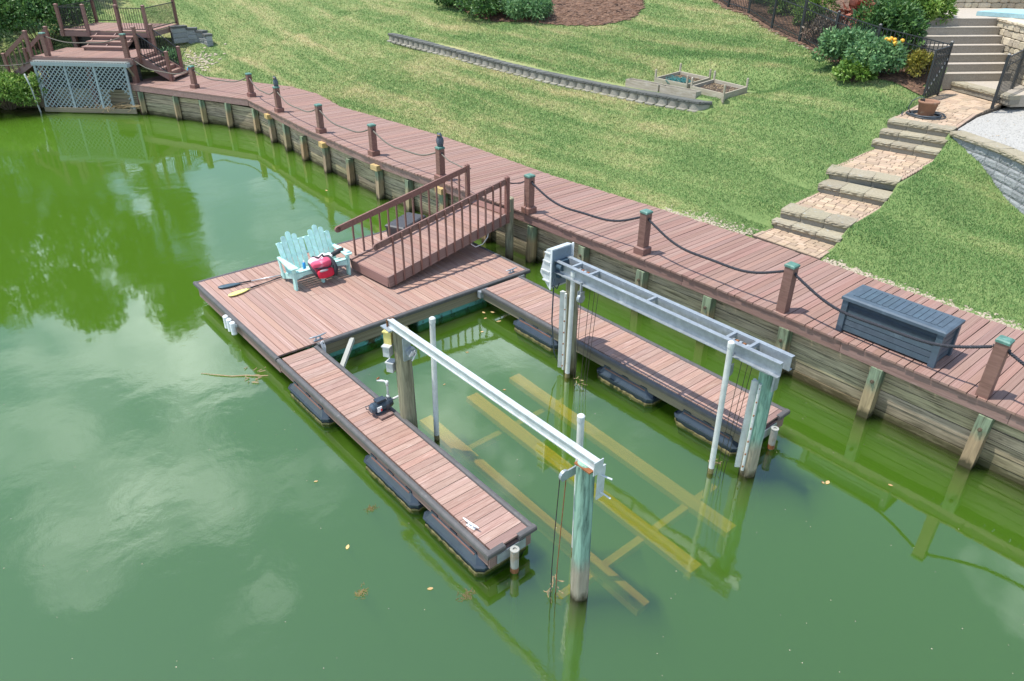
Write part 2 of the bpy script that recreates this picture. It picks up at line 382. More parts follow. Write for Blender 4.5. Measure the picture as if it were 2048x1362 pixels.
leaf_mat('leaf_hedge', (.025, .075, .022), (.065, .165, .04), (.16, .28, .07))
leaf_mat('leaf_bright', (.06, .15, .02), (.16, .30, .045), (.34, .46, .11))
leaf_mat('leaf_blue', (.05, .13, .055), (.14, .29, .115), (.28, .44, .18))
leaf_mat('leaf_yellow', (.16, .18, .03), (.30, .28, .05), (.42, .32, .07))
leaf_mat('leaf_tree', (.02, .055, .008), (.05, .115, .014), (.10, .18, .03))
leaf_mat('leaf_brown', (.10, .075, .055), (.17, .13, .10), (.26, .2, .15), .05)

def lawn_colour(t, blades):
    """mown lawn: green with paler mowing bands along the bank and straw coloured dry patches"""
    v = mapped(t, (1, 1, 1), 'World', False)
    band = noise(t, mapped(t, (.10, .85, 0), 'World', False), 1.0, 4, .6, .35)
    patch = noise(t, mapped(t, (.34, .42, 0), 'World', False, (7, 3, 0)), 1.0, 6, .62, .5)
    fine = noise(t, v, 5.0, 5, .7)
    sp = N(t, 'ShaderNodeSeparateXYZ'); t.links.new(v, sp.inputs[0])
    # the bank is drier near the middle of the lawn and greener at the watered right hand side
    mr = N(t, 'ShaderNodeMapRange', interpolation_type='SMOOTHSTEP'); mr.inputs['From Min'].default_value = 5.5; mr.inputs['From Max'].default_value = -6.0; mr.inputs['To Min'].default_value = -.06; mr.inputs['To Max'].default_value = .045; t.links.new(sp.outputs[0], mr.inputs['Value'])
    a1 = N(t, 'ShaderNodeMath', operation='MULTIPLY_ADD'); t.links.new(band, a1.inputs[0]); a1.inputs[1].default_value = .52; t.links.new(mr.outputs[0], a1.inputs[2])
    a2 = N(t, 'ShaderNodeMath', operation='MULTIPLY_ADD'); t.links.new(patch, a2.inputs[0]); a2.inputs[1].default_value = .30; t.links.new(a1.outputs[0], a2.inputs[2])
    a3 = N(t, 'ShaderNodeMath', operation='MULTIPLY_ADD'); t.links.new(fine, a3.inputs[0]); a3.inputs[1].default_value = .26; t.links.new(a2.outputs[0], a3.inputs[2])
    k = 1.28 if blades else 1.05
    return ramp(t, a3.outputs[0], [(.43, (.082 * k, .172 * k, .050 * k)), (.535, (.138 * k, .225 * k, .074 * k)), (.60, (.225 * k, .275 * k, .108 * k)), (.70, (.39 * k, .35 * k, .185 * k))]), fine
m, t, p, o = nt('lawn'); c, fn = lawn_colour(t, False); c = mixc(t, .35, c, (.17, .17, .055)); t.links.new(c, p.inputs['Base Color']); p.inputs['Roughness'].default_value = .95
m, t, p, o = nt('grass_blade'); c, fn = lawn_colour(t, True); ge = N(t, 'ShaderNodeNewGeometry')
h = N(t, 'ShaderNodeHueSaturation'); t.links.new(c, h.inputs['Color']); mr = N(t, 'ShaderNodeMapRange'); mr.inputs['To Min'].default_value = .45; mr.inputs['To Max'].default_value = 1.75; t.links.new(ge.outputs['Random Per Island'], mr.inputs['Value']); t.links.new(mr.outputs[0], h.inputs['Value'])
t.links.new(h.outputs['Color'], p.inputs['Base Color']); p.inputs['Roughness'].default_value = .6
tr = N(t, 'ShaderNodeBsdfTranslucent'); t.links.new(h.outputs['Color'], tr.inputs[0]); mx = N(t, 'ShaderNodeMixShader', Fac=.3)
t.links.new(p.outputs[0], mx.inputs[1]); t.links.new(tr.outputs[0], mx.inputs[2]); t.links.new(mx.outputs[0], o.inputs[0])
m, t, p, o = nt('mulch'); v = mapped(t, (1, 1, 1), 'World', False); g = noise(t, v, 5, 10, .85)
t.links.new(ramp(t, g, [(.36, (.035, .02, .014)), (.5, (.145, .08, .05)), (.66, (.34, .20, .12))]), p.inputs['Base Color']); p.inputs['Roughness'].default_value = .95; bump(t, p, g, 1.0, .08)
m, t, p, o = nt('lake_bed'); v = mapped(t, (1, 1, 1), 'World', False); g = noise(t, v, .5, 5, .6)
t.links.new(ramp(t, g, [(.3, (.05, .06, .015)), (.7, (.10, .10, .03))]), p.inputs['Base Color']); p.inputs['Roughness'].default_value = 1

# water: clear skin that mirrors by Fresnel over a cloudy green body
m, t, p, o = nt('water'); t.nodes.remove(p)
v = mapped(t, (1, 1, 1), 'World', False)
n1 = noise(t, mapped(t, (1.0, .8, 1), 'World', False), 1.1, 2, .5, .3); n2 = noise(t, v, 7.0, 4, .6)
calm = ramp(t, noise(t, v, .16, 2, .5), [(.42, (.12, .12, .12)), (.62, (1, 1, 1))])
am = N(t, 'ShaderNodeMath', operation='MULTIPLY_ADD'); t.links.new(n2, am.inputs[0]); am.inputs[1].default_value = .16; t.links.new(n1, am.inputs[2])
am2 = N(t, 'ShaderNodeMath', operation='MULTIPLY'); t.links.new(am.outputs[0], am2.inputs[0]); t.links.new(calm, am2.inputs[1])
bp = N(t, 'ShaderNodeBump'); bp.inputs['Strength'].default_value = .24; bp.inputs['Distance'].default_value = .05; t.links.new(am2.outputs[0], bp.inputs['Height'])
fr = N(t, 'ShaderNodeFresnel', IOR=2.55); t.links.new(bp.outputs[0], fr.inputs['Normal'])
gl = N(t, 'ShaderNodeBsdfGlossy', Roughness=.03); t.links.new(bp.outputs[0], gl.inputs['Normal'])
tp = N(t, 'ShaderNodeBsdfTransparent'); mx = N(t, 'ShaderNodeMixShader'); t.links.new(fr.outputs[0], mx.inputs[0]); t.links.new(tp.outputs[0], mx.inputs[1]); t.links.new(gl.outputs[0], mx.inputs[2]); t.links.new(mx.outputs[0], o.inputs['Surface'])
vs_ = N(t, 'ShaderNodeVolumeScatter', Color=(.35, .69, .09, 1), Density=1.55, Anisotropy=.1); va_ = N(t, 'ShaderNodeVolumeAbsorption', Color=(.38, .82, .12, 1), Density=1.15)
av = N(t, 'ShaderNodeAddShader'); t.links.new(vs_.outputs[0], av.inputs[0]); t.links.new(va_.outputs[0], av.inputs[1]); t.links.new(av.outputs[0], o.inputs['Volume'])
M = MATS

# ---------------------------------------------------------------- the ground, the lake
FRONT = [(-75, -45), (-46, -16), (-33, -2.9), (-28.6, 1.7), (-25.6, 4.75), (-19.2, 7.65), (-13, 7.3), (-8.6, 7.22), (-2, 7.72), (5, 7.9), (13, 7.75), (40, 7.75)]
BACK = [(-75, -41), (-46, -12), (-34, 0), (-29, 5.0), (-26, 7.9), (-20.3, 10.3), (-18.5, 10.5), (-15.5, 10.05), (-13, 10.3), (-9, 10.6), (-3.5, 10.5), (4, 10.95), (13, 10.75), (40, 10.75)]
GWALL = [(-21.0, 15.85), (-15.9, 15.86), (-12.4, 15.92), (-9.5, 16.0), (-6.8, 16.05), (-4.5, 16.1), (-2.45, 16.25)]
RWALL = [(4.67, 17.84), (5.28, 17.5), (6.04, 17.1), (6.95, 16.37), (8.8, 14.6), (12, 12.9), (30, 12.6)]
def pl(P, X): return np.interp(X, [q[0] for q in P], [q[1] for q in P])
def sstep(a, b, x): tt = np.clip((x - a) / (b - a), 0, 1); return tt * tt * (3 - 2 * tt)
def inpoly(P, X, Y):
    X = np.asarray(X, float); Y = np.asarray(Y, float); r = np.zeros(np.broadcast(X, Y).shape, bool); n = len(P)
    for i in range(n):
        x0, y0 = P[i]; x1, y1 = P[(i + 1) % n]
        if y0 == y1: continue
        r ^= ((y0 > Y) != (y1 > Y)) & (X < (x1 - x0) * (Y - y0) / (y1 - y0) + x0)
    return r
PATH = [(3.22, 10.8), (3.2, 11.8), (3.18, 13.8), (2.92, 17.0), (2.86, 17.98), (4.70, 17.98), (4.80, 17.2), (5.02, 14.4), (5.08, 11.9), (5.16, 10.8)]
PLOW = [(3.36, 10.8), (3.36, 11.8), (3.34, 13.8), (3.1, 17.0), (3.02, 17.98), (4.58, 17.98), (4.66, 17.2), (4.86, 14.4), (4.92, 11.9), (5.0, 10.8)]
TERR = [(2.94, 17.85), (4.7, 18.0), (5.4, 17.65), (6.15, 17.25), (7.05, 16.55), (8.9, 14.75), (12.1, 13.0), (32, 12.75), (32, 23), (4.75, 21.7), (2.35, 22.8), (2.62, 20.9)]
STAIR = [(2.3, 22.6), (4.6, 21.4), (5.6, 23.0), (2.3, 26.2), (0.75, 24.4)]
BED1 = [(-5.23, 17.17), (-5.5, 18.9), (-4.05, 18.75), (-3.78, 17.1)]; BED2 = [(-3.58, 17.1), (-3.85, 18.75), (-2.32, 18.5), (-2.11, 16.9)]
GBED = [(4.70, 18.2), (5.4, 17.9), (6.3, 17.4), (7.2, 16.7), (9.0, 14.95), (12.2, 13.3), (30, 13.1), (30, 23.5), (4.5, 23.5), (4.46, 20.2)]
UPT = [(.7, 24.25), (1.8, 25.3), (2.3, 25.9), (5.6, 22.5), (14, 24), (14, 40), (-4, 40), (-1.2, 26.6)]
def ground(X, Y):
    X = np.asarray(X, float); Y = np.asarray(Y, float)
    d = (Y - pl(BACK, X)) * np.where(X < -26, .75, 1.0)
    s = .245 + .05 * sstep(-8, -24, X) + .025 * sstep(-6, 2, X) - .11 * sstep(4.8, 7.2, X)
    dd = np.minimum(d, 26)
    z = np.where(d < 0, 1.22, 1.24 + s * dd * (1 - .012 * dd))
    gw = pl(GWALL, X) + .7 * sstep(-2.5, -1.9, X); k = sstep(-25, -21, X) * (1 - sstep(-2.4, -1.4, X))
    z = z + .27 * k * sstep(.05, .3, Y - gw) * (1 - sstep(1.5, 7, Y - gw))
    z = z + .025 * np.sin(X * .9 + Y * .5) * np.sin(Y * .8 - X * .3) * sstep(.3, 2, d)
    bw_ = sstep(-7, -5.9, X) * (1 - sstep(-2.0, -1.0, X)) * sstep(16.4, 16.9, Y) * (1 - sstep(19.0, 20.2, Y)); z = z - bw_ * np.maximum(z - 2.93, 0)
    zp = np.interp(Y, [10.9, 11.8, 12.3, 13.8, 14.5, 17.0, 18.0, 20, 23], [1.28, 1.31, 1.70, 1.82, 2.22, 2.38, 3.02, 3.14, 3.28]) + .03
    pw = np.where(X < 4, sstep(1.4, 3.0, X), 1 - sstep(5.1, 6.6, X)) * sstep(10.8, 11.2, Y) * (1 - sstep(20, 23, Y)); z = z * (1 - pw) + zp * pw
    z = z + .9 * sstep(22.2, 26.5, Y) * sstep(-4, 1, X)
    tz = np.interp(Y, [10.8, 11.8, 12.25, 13.8, 14.5, 15.0, 16.9, 18], [1.15, 1.15, 1.45, 1.65, 1.95, 2.1, 2.2, 2.75])
    for P_, zz in ((BED1, 2.7), (BED2, 2.7), (GBED, 2.8), (UPT, 4.6)): z = np.where(inpoly(P_, X, Y), np.minimum(z, zz), z)
    z = np.where(inpoly(PLOW, X, Y), np.minimum(z, tz - .25), z)
    z = np.where(inpoly(TERR, X, Y), np.minimum(z, 2.8), z)
    z = np.where(inpoly(STAIR, X, Y), 2.9, z)
    return z
def gz(x, y): return float(ground(x, y))
nx, ny = 520, 210
xs = np.concatenate([np.linspace(-75, -42, 40, endpoint=False), np.linspace(-42, 12, nx - 60, endpoint=False), np.linspace(12, 40, 20)])
ts = np.concatenate([np.linspace(0, .24, 20, endpoint=False), np.linspace(.24, 1, ny - 20) ** 1.0])
XX, TT = np.meshgrid(xs, ts, indexing='ij'); y0 = pl(FRONT, XX) + .45
YY = y0 + TT * 24; far = TT > .999; YY = np.where(far, y0 + 120, YY); ZZ = ground(XX, np.where(far, y0 + 25, YY)) + np.where(far, 5.0, 0)
idx = np.arange(len(xs) * len(ts)).reshape(len(xs), len(ts))
F = np.stack([idx[:-1, :-1], idx[1:, :-1], idx[1:, 1:], idx[:-1, 1:]], -1).reshape(-1, 4)
lawn = npmesh('lawn', np.stack([XX, YY, ZZ], -1).reshape(-1, 3), F, M['lawn']); tag(lawn, kind='structure')
for q in lawn.data.polygons: q.use_smooth = True
b = B(); b.box((-10, -40, -2.05), (300, 300, .1)); tag(obj('lake_bed', b, M['lake_bed']), kind='structure')
b = B(); b.box((-10, -40, -1.0), (298, 298, 2.0)); tag(obj('water', b, M['water']), kind='structure')
# ---------------------------------------------------------------- boardwalk on the bulkhead
ZW = 1.32
bw = thing('boardwalk', 'red-brown plank boardwalk running along the bulkhead between lawn and lake', 'boardwalk', (-4, 9, ZW))
RY = Rz(math.pi / 2)
def plank_span(name, mat, parent, a, b, w, h=.04, jit=.006):
    d = Vector((b[0] - a[0], b[1] - a[1], 0)); c = ((a[0] + b[0]) / 2, (a[1] + b[1]) / 2, a[2] - h / 2 + random.uniform(-jit, 0))
    R = frame(d) @ Matrix.Rotation(random.uniform(-.006, .006), 3, 'Z')
    return piece(name, mat, parent, c, (d.length, w, h), R)
x = 13.0
while x > -20.35:
    yf = float(pl(FRONT, x)) - .03; yb = float(pl(BACK, x)) - random.uniform(0, .04)
    if x < -19.2: yf = max(yf, 7.65 + (-19.2 - x) * .911 / .413)
    if yb - yf > .15: plank_span('plank', M['deck_red'], bw, (x, yf - random.uniform(0, .02), ZW), (x, yb, ZW), .1365)
    x -= .148
cn = Vector((-19.2, 7.65, 0)); dv = Vector((-6.4, -2.9, 0)).normalized(); nv = Vector((dv.y, -dv.x, 0)) * 1.0
if nv.y < 0: nv = -nv
for i in range(50):
    p0 = cn + dv * (.07 + i * .148) - nv * .03
    plank_span('plank', M['deck_red'], bw, (p0.x, p0.y, ZW), (p0.x + nv.x * (3.0 - .1 * (i > 40)), p0.y + nv.y * 3.0, ZW), .1365)
def front_pts(x0, x1, n):
    return [(x, float(pl(FRONT, x))) for x in np.linspace(x0, x1, n)]
segs = [(13, 10.2), (10.2, 7.3), (7.3, 3.6), (3.6, -.1), (-.1, -3.8), (-3.8, -6.9), (-6.9, -10.3), (-10.3, -14.1), (-14.1, -17.6), (-17.6, -19.2)]
for x0, x1 in segs:
    b = B(); P = front_pts(x0 - .004, x1 + .004, 4)
    for (ax, ay), (bx_, by_) in zip(P[:-1], P[1:]): b.beam((ax, ay + .02 + random.uniform(0, .004), ZW - .042 - .12), (bx_, by_ + .02, ZW - .042 - .12), .045, .24)
    obj('fascia_board', b, M['fascia_red'], bw)
for k in range(2):
    b = B(); a = cn + dv * (k * 3.7 + .003); e = cn + dv * min(7.2, (k + 1) * 3.7 - .003); b.beam((a.x, a.y, ZW - .162), (e.x, e.y, ZW - .162), .045, .24); obj('fascia_board', b, M['fascia_red'], bw)
b = B(); P = front_pts(13, -19.2, 12)
for (ax, ay), (bx_, by_) in zip(P[:-1], P[1:]):
    for off in (.5, 1.5, 2.5): b.beam((ax, ay + off, ZW - .042 - .045), (bx_, by_ + off, ZW - .042 - .045), .05, .08)
obj('joist', b, M['weathered'], bw)

# ---------------------------------------------------------------- bulkhead: timber boards behind driven posts
bh = thing('bulkhead', 'weathered timber bulkhead of horizontal boards and posts holding the bank', 'bulkhead', (-4, 8, 0))
PX = [11.75, 9.88, 8.04, 6.18, 4.32, 2.43, .58, -1.28, -3.1, -4.96, -6.6, -8.2, -10.1, -11.85, -13.75, -15.4, -16.95, -18.75]
PP = [(x, float(pl(FRONT, x))) for x in PX] + [(-20.4, 7.1), (-21.75, 6.49), (-23.2, 5.84), (-25.2, 4.93)]
blk = {11: 0, 13: 0, 9: 0, 16: 0}
for i, (x, y) in enumerate(PP):
    h = random.uniform(.98, 1.05); lx, ly = random.uniform(-.04, .04), random.uniform(-.05, .02); w = .21 if i < 8 else .19
    top = (x + lx, y + .07, h if i not in (12, 14) else h - .12); bot = (x - lx, y + .02 + ly, -1.9)
    b = B()
    if i == 7: b.tube([bot, ((bot[0] + top[0]) / 2, (bot[1] + top[1]) / 2, -.4), top], [.15, .145, .14], 14)
    else: b.beam(bot, top, w, w, up=(0, 1, 0))
    o = obj('bulkhead_post', b, M['bulkhead_post'], bh, smooth=False)
    if i < 8 and i != 7:
        b = B(); b.tube([(top[0], y - .045, .78), (top[0], y - .075, .78)], .035, 8); b.tube([(top[0], y - .07, .78), (top[0], y - .1, .78)], .015, 6); obj('bolt', b, M['bark'], o)
    if i in blk:
        b = B(); b.box((x + .02, y - .04, h + .03), (.34, .2, .17), random.uniform(-.1, .1)); obj('spacer_block', b, M['fresh_lumber'], bh)
for i in range(len(PP) - 1):
    (x0, y0_), (x1, y1_) = PP[i], PP[i + 1]
    for r in range(7):
        z = -.38 + r * .205; off = .22 + random.uniform(0, .025)
        d = Vector((x1 - x0, y1_ - y0_, 0)).normalized()
        j = .0 if (i + r) % 2 else random.uniform(-.02, .02)
        stick('board', M['bulkhead_board'], bh, (x0 - d.x * .003, y0_ + off, z + j * .2), (x1 + d.x * .003, y1_ + off, z + j * .2), .06, .191)
LB = [(-25.55, 5.45), (-29.1, 2.05), (-31, -.4), (-34.5, -3.9)]
for (x0, y0_), (x1, y1_) in zip(LB[:-1], LB[1:]):
    for r in range(7):
        stick('board', M['bulkhead_board'], bh, (x0, y0_, -.38 + r * .205), (x1, y1_, -.38 + r * .205), .06, .191)

# ---------------------------------------------------------------- rope posts, owls, ropes
def rope_post(x, y, z, h, label, trim=True, rz=0.0, grp='posts along the boardwalk rope line', lean=(0, 0)):
    t = thing('rope_post', label, 'post', (x, y, z), rz, grp)
    b = B(); b.beam((0, 0, 0), (lean[0], lean[1], h - .05), .19, .19, up=(0, 1, 0)); obj('shaft', b, M['trim_brown'], t, local=True)
    if trim:
        b = B(); b.box((0, 0, .075), (.29, .29, .15)); b.frus((0, 0, .15), (.29, .29), (.23, .23), .025); obj('base_trim', b, M['trim_brown'], t, local=True)
    b = B(); b.box((lean[0], lean[1], h - .03), (.215, .215, .04)); b.frus((lean[0], lean[1], h - .01), (.215, .215), (.16, .16), .02); obj('cap', b, M['copper_cap'], t, local=True)
    for s in (-1, 1):
        b = B(); b.tube([(s * .09 + lean[0] * .9, 0, h - .17), (s * .125 + lean[0] * .9, 0, h - .18)], .033, 8); obj('rope_eye', b, M['rail_black'], t, local=True)
    return t
POSTS = [(9.72, 7.90, 1.06, 'tall brown rope post nearest the storage chest, split wood, no base trim', False),
         (5.96, 8.00, 1.01, 'brown rope post without base trim between chest and paver path', False),
         (2.27, 8.05, 1.03, 'brown rope post with base trim opposite the steel lift beam', True),
         (-1.42, 7.80, 1.01, 'brown rope post with green cap beside the round pile at gangway', True),
         (-5.11, 7.60, .98, 'brown rope post carrying the larger nearer owl, left of gangway', True),
         (-8.60, 7.42, .99, 'brown rope post, first one left of the nearer owl post', True),
         (-12.25, 7.44, .99, 'brown rope post midway between the two owl posts', True),
         (-16.2, 7.68, .96, 'brown rope post carrying the smaller farther owl', True),
         (-19.6, 8.0, .95, 'brown rope post standing at the bend of the boardwalk', True),
         (-22.86, 6.75, .94, 'brown rope post on boardwalk beside the foot of the stairs', True)]
for x, y, h, lab, tr in POSTS: rope_post(x, y, ZW, h, lab, tr, rz=0 if x > -21 else .43)
def owl(x, y, z, s, label):
    t = thing('owl_statue', label, 'owl statue', (x, y, z), math.radians(-70), 'owl decoys on posts')
    b = B(); b.lathe((0, 0, 0), [(.05 * s, 0), (.085 * s, .015 * s), (.095 * s, .10 * s), (.10 * s, .17 * s), (.085 * s, .24 * s), (.066 * s, .28 * s)], 14)
    b.v = [(p[0] * .95 - .02 * s, p[1], p[2]) for p in b.v]; obj('body', b, M['owl_slate'], t, smooth=True, local=True)
    b = B(); b.ball((0, 0, .315 * s), (.075 * s, .078 * s, .07 * s), 14, 10); hd = obj('head', b, M['owl_slate'], t, smooth=True, local=True)
    for k in (-1, 1):
        b = B(); b.lathe((0.01 * s, k * .05 * s, .36 * s), [(.022 * s, 0), (.003 * s, .055 * s)], 6); obj('ear_tuft', b, M['owl_slate'], hd, local=True)
        b = B(); b.ball((.062 * s, k * .03 * s, .33 * s), (.016 * s, .02 * s, .02 * s), 8, 6); obj('eye', b, M['brass'], hd, local=True)
        b = B(); b.ball((-.02 * s, k * .085 * s, .15 * s), (.06 * s, .025 * s, .12 * s), 10, 8); obj('wing', b, M['owl_slate'], t, smooth=True, local=True)
    b = B(); b.lathe((.08 * s, 0, .295 * s), [(.013 * s, .02 * s), (.002 * s, -.02 * s)], 6); obj('beak', b, M['rail_black'], hd, local=True)
    b = B(); b.box((-.09 * s, 0, .05 * s), (.05 * s, .09 * s, .12 * s)); obj('tail', b, M['owl_slate'], t, local=True)
owl(-5.11, 7.60, ZW + .99, 1.0, 'dark grey owl statue on rope post left of gangway')
owl(-16.2, 7.68, ZW + .97, .95, 'dark grey owl statue on post far along the boardwalk')
def rope(a, b_, sag, label, dark, r=.026):
    a = Vector(a); c = Vector(b_); n = 60 if dark else 26; pts = []
    for i in range(n + 1):
        k = i / n; p = a.lerp(c, k); p.z -= sag * 4 * k * (1 - k) * (1 + .12 * math.sin(k * 9)); pts.append(p)
    b = B()
    if dark:       # laid rope: three strands twisted round each other
        L = (c - a).length; sd = (c - a).cross(Vector((0, 0, 1))).normalized(); fine = []
        for i in range(int(L / .018) + 1): fine.append(i * .018 / L)
        for s in range(3):
            q = []
            for k in fine:
                kk = min(1, k); f_ = kk * n; i0 = min(n - 1, int(f_)); p = pts[i0].lerp(pts[i0 + 1], f_ - i0); an = k * L / .11 * 2 * math.pi + s * 2.094
                q.append(p + sd * (math.cos(an) * r * .6) + Vector((0, 0, math.sin(an) * r * .6)))
            b.tube(q, r * .62, 5)
    else: b.tube(pts, r, 6)
    o = obj('rope', b, M['dark_rope'] if dark else M['tan_rope'], smooth=True); tag(o, label, 'rope', 'ropes strung between the posts'); return o
def att(i, s):
    x, y, h = POSTS[i][:3]; return (x + s * .12, y - .03, ZW + h - .18)
rope(att(0, 1), (13.3, 8.0, ZW + .85), .38, 'black twisted rope leaving the rightmost post towards the frame edge', True)
rope(att(1, 1), att(0, -1), .42, 'black twisted rope hanging in front of the storage chest', True)
rope(att(2, 1), att(1, -1), .40, 'black twisted rope in front of the paver path landing', True)
rope(att(3, 1), att(2, -1), .40, 'black twisted rope right of the gangway, in front of lawn edge', True)
rope(att(4, 1), (-3.3, 7.33, ZW + .82), .1, 'grey rope from owl post to the gangway handrail', False, .018)
rope(att(3, -1), (-1.6, 7.2, ZW + .9), .06, 'short dark rope between gangway post and green-capped post', True, .016)
for i, lab in ((5, 'tan rope from nearer owl post to the next post left'), (6, 'tan rope two spans left of the nearer owl'), (7, 'tan rope just right of the farther owl post'), (8, 'tan rope from farther owl post to boardwalk bend post'), (9, 'tan rope from bend post towards the stairs post')):
    rope(att(i, 1) if i != 9 else (-22.75, 6.8, 2.08), att(i - 1, -1), .32, lab, False, .024)
# ---------------------------------------------------------------- floating dock, finger docks
ZD = .50
def rail_profile(b, a, c, w=.10, h=.10):
    """rounded vinyl bumper between two points"""
    a = Vector(a); c = Vector(c); d = (c - a).normalized(); s = d.cross(Vector((0, 0, 1))).normalized(); n = 10; vs = []
    for p in (a, c):
        for k in range(n):
            an = 2 * math.pi * (k + .5) / n; cx_, cz_ = math.cos(an), math.sin(an)
            vs.append(p + s * (w / 2 * math.copysign(abs(cx_) ** .6, cx_)) + Vector((0, 0, h / 2 * math.copysign(abs(cz_) ** .6, cz_))))
    b.add(vs, [(k, (k + 1) % n, n + (k + 1) % n, n + k) for k in range(n)] + [tuple(range(n))[::-1], tuple(range(n, 2 * n))])
def bumper(parent, a, c):
    b = B(); rail_profile(b, a, c); return obj('rub_rail', b, M['rubber'], parent, smooth=False)
md = thing('floating_dock', 'large square floating dock of salmon planks under the turquoise chair', 'dock', (-2.2, 3.3, 0))
y = .11
while y < 6.5:
    xe = -.10; xs0 = -4.42
    if random.random() < .3:
        xm = random.uniform(-3.2, -1.2)
        for a_, c_ in ((xs0, xm - .003), (xm + .003, xe)): piece('plank', M['deck_salmon'], md, ((a_ + c_) / 2, y, ZD - .02 - random.uniform(0, .004)), (c_ - a_, .136, .04), Rz(random.uniform(-.001, .001)))
    else: piece('plank', M['deck_salmon'], md, ((xs0 + xe) / 2, y, ZD - .02 - random.uniform(0, .004)), (xe - xs0, .136, .04), Rz(random.uniform(-.001, .001)))
    y += .1445
bumper(md, (-4.47, 0, ZD - .042), (-4.47, 6.6, ZD - .042)); bumper(md, (-4.53, 0.0, ZD - .042), (-.02, 0.0, ZD - .042)); bumper(md, (-.05, .86, ZD - .042), (-.05, 6.62, ZD - .042)); bumper(md, (-4.45, 6.58, ZD - .042), (-.05, 6.58, ZD - .042))
for a_, c_, mt in (((-4.42, .035), (-.02, .035), 'fascia_red'), ((-4.44, .05), (-4.44, 6.55), 'fascia_red'), ((-.1, .9), (-.1, 6.55), 'weathered'), ((-4.4, 6.53), (-.1, 6.53), 'fascia_red')):
    stick('frame_board', M[mt], md, (*a_, ZD - .23), (*c_, ZD - .23), .045, .24)
stick('frame_board', M['weathered'], md, (-.13, .95, .24), (-.13, 5.0, .24), .045, .1)
for yy, ln in ((1.9, 1.9), (4.35, 2.0), (5.9, .9)):
    b = B(); b.box((-1.0, yy, .03), (1.7, ln, .42)); o = obj('foam_float', b, M['foam_teal'], md)
for yy in (1.0, 3.2, 5.4):
    b = B(); b.box((-3.4, yy, .05), (1.4, 1.5, .34)); obj('foam_float', b, M['foam_teal'], md)
def cleat(parent, x, y, z, rz, mat='galvanised', s=1.0):
    b = B(); R = Rz(rz); c = Vector((x, y, z))
    for k in (-1, 1): b.tube([c + R @ Vector((k * .035 * s, 0, 0)), c + R @ Vector((k * .03 * s, 0, .045 * s))], .012 * s, 8)
    b.tube([c + R @ Vector((u * s, 0, (.052 + .012 * abs(u) / .13) * s)) for u in (-.13, -.07, 0, .07, .13)], [.006 * s, .012 * s, .014 * s, .012 * s, .006 * s], 8)
    b.box(c + Vector((0, 0, .004)), (.13 * s, .04 * s, .008), rz); return obj('cleat', b, M[mat], parent, smooth=True)
cleat(md, -.16, .95, ZD + .01, 1.57, 'galvanised', 1.5); cleat(md, -.17, 6.15, ZD + .01, 1.57, 'galvanised', 1.4)
b = B()
for k in range(7): b.tube([(-.02 + .02 * math.sin(k), .92 + k * .012, ZD + .03), (.02, .93 + k * .013, ZD - .1), (0.0 + .01 * k, .95, ZD - .38)], .008, 5)
obj('mooring_line', b, M['white_cloth'], md)
for k in range(3):
    b = B(); xx = -2.42 + k * .19; b.tube([(xx, -.10, .47), (xx, -.10, .20)], [.062, .062], 10); b.tube([(xx, -.10, .495), (xx, -.10, .47)], [.035, .062], 10); obj('roller_fender', b, M['white_fitting'], md, smooth=False)
b = B(); b.box((-2.24, -.05, .42), (.62, .03, .06)); obj('fender_bracket', b, M['galvanised'], md)
stick('brace', M['grey_wood'], md, (.02, 1.62, .36), (.62, .93, .02), .09, .09)
def dock_float(parent, x0, x1, y0, y1):
    b = B(); zt = .265
    def ring(ins, z): return [(x0 + ins, y0 + ins, z), (x1 - ins, y0 + ins, z), (x1 - ins, y1 - ins, z), (x0 + ins, y1 - ins, z)]
    def oct_(ins, z, c=.09):
        X0, X1, Y0, Y1 = x0 + ins, x1 - ins, y0 + ins, y1 - ins
        return [(X0 + c, Y0, z), (X1 - c, Y0, z), (X1, Y0 + c, z), (X1, Y1 - c, z), (X1 - c, Y1, z), (X0 + c, Y1, z), (X0, Y1 - c, z), (X0, Y0 + c, z)]
    L = [oct_(.06, -.25), oct_(0.02, .0), oct_(0.015, .10), oct_(-.012, .105), oct_(-.012, .13), oct_(.02, .135), oct_(.09, zt)]
    vs = [p for r in L for p in r]; fs = [tuple(range(8))[::-1], tuple(range(48, 56))]
    for i in range(6): fs += [(i * 8 + j, i * 8 + (j + 1) % 8, i * 8 + 8 + (j + 1) % 8, i * 8 + 8 + j) for j in range(8)]
    b.add(vs, fs); f_ = obj('float', b, M['black_plastic'], parent)
    for s in range(3):
        b = B(); xx = x0 + .25 + s * ((x1 - x0) - .5) / 2; b.box((xx, y0 + .13, zt + .012), (.16, .1, .03)); b.tube([(xx, y0 + .12, zt + .03), (xx, y0 + .12, zt + .055)], .018, 6); obj('float_lug', b, M['black_plastic'], f_)
    b = B(); rr = random.Random(x0); e = oct_(.008, .0); n = 16; pts = []
    for i in range(8):
        p, q = Vector(e[i]), Vector(e[(i + 1) % 8]); k = max(1, int((q - p).length / .06))
        for j in range(k): pts.append(p.lerp(q, j / k))
    m_ = len(pts); lo = [(p.x + rr.uniform(-.012, .012), p.y + rr.uniform(-.02, .006), -.05) for p in pts]; hi = [(p.x, p.y, rr.uniform(.012, .045)) for p in pts]
    b.add(lo + hi, [(i, (i + 1) % m_, m_ + (i + 1) % m_, m_ + i) for i in range(m_)]); obj('algae_rim', b, M['algae_rim'], f_)
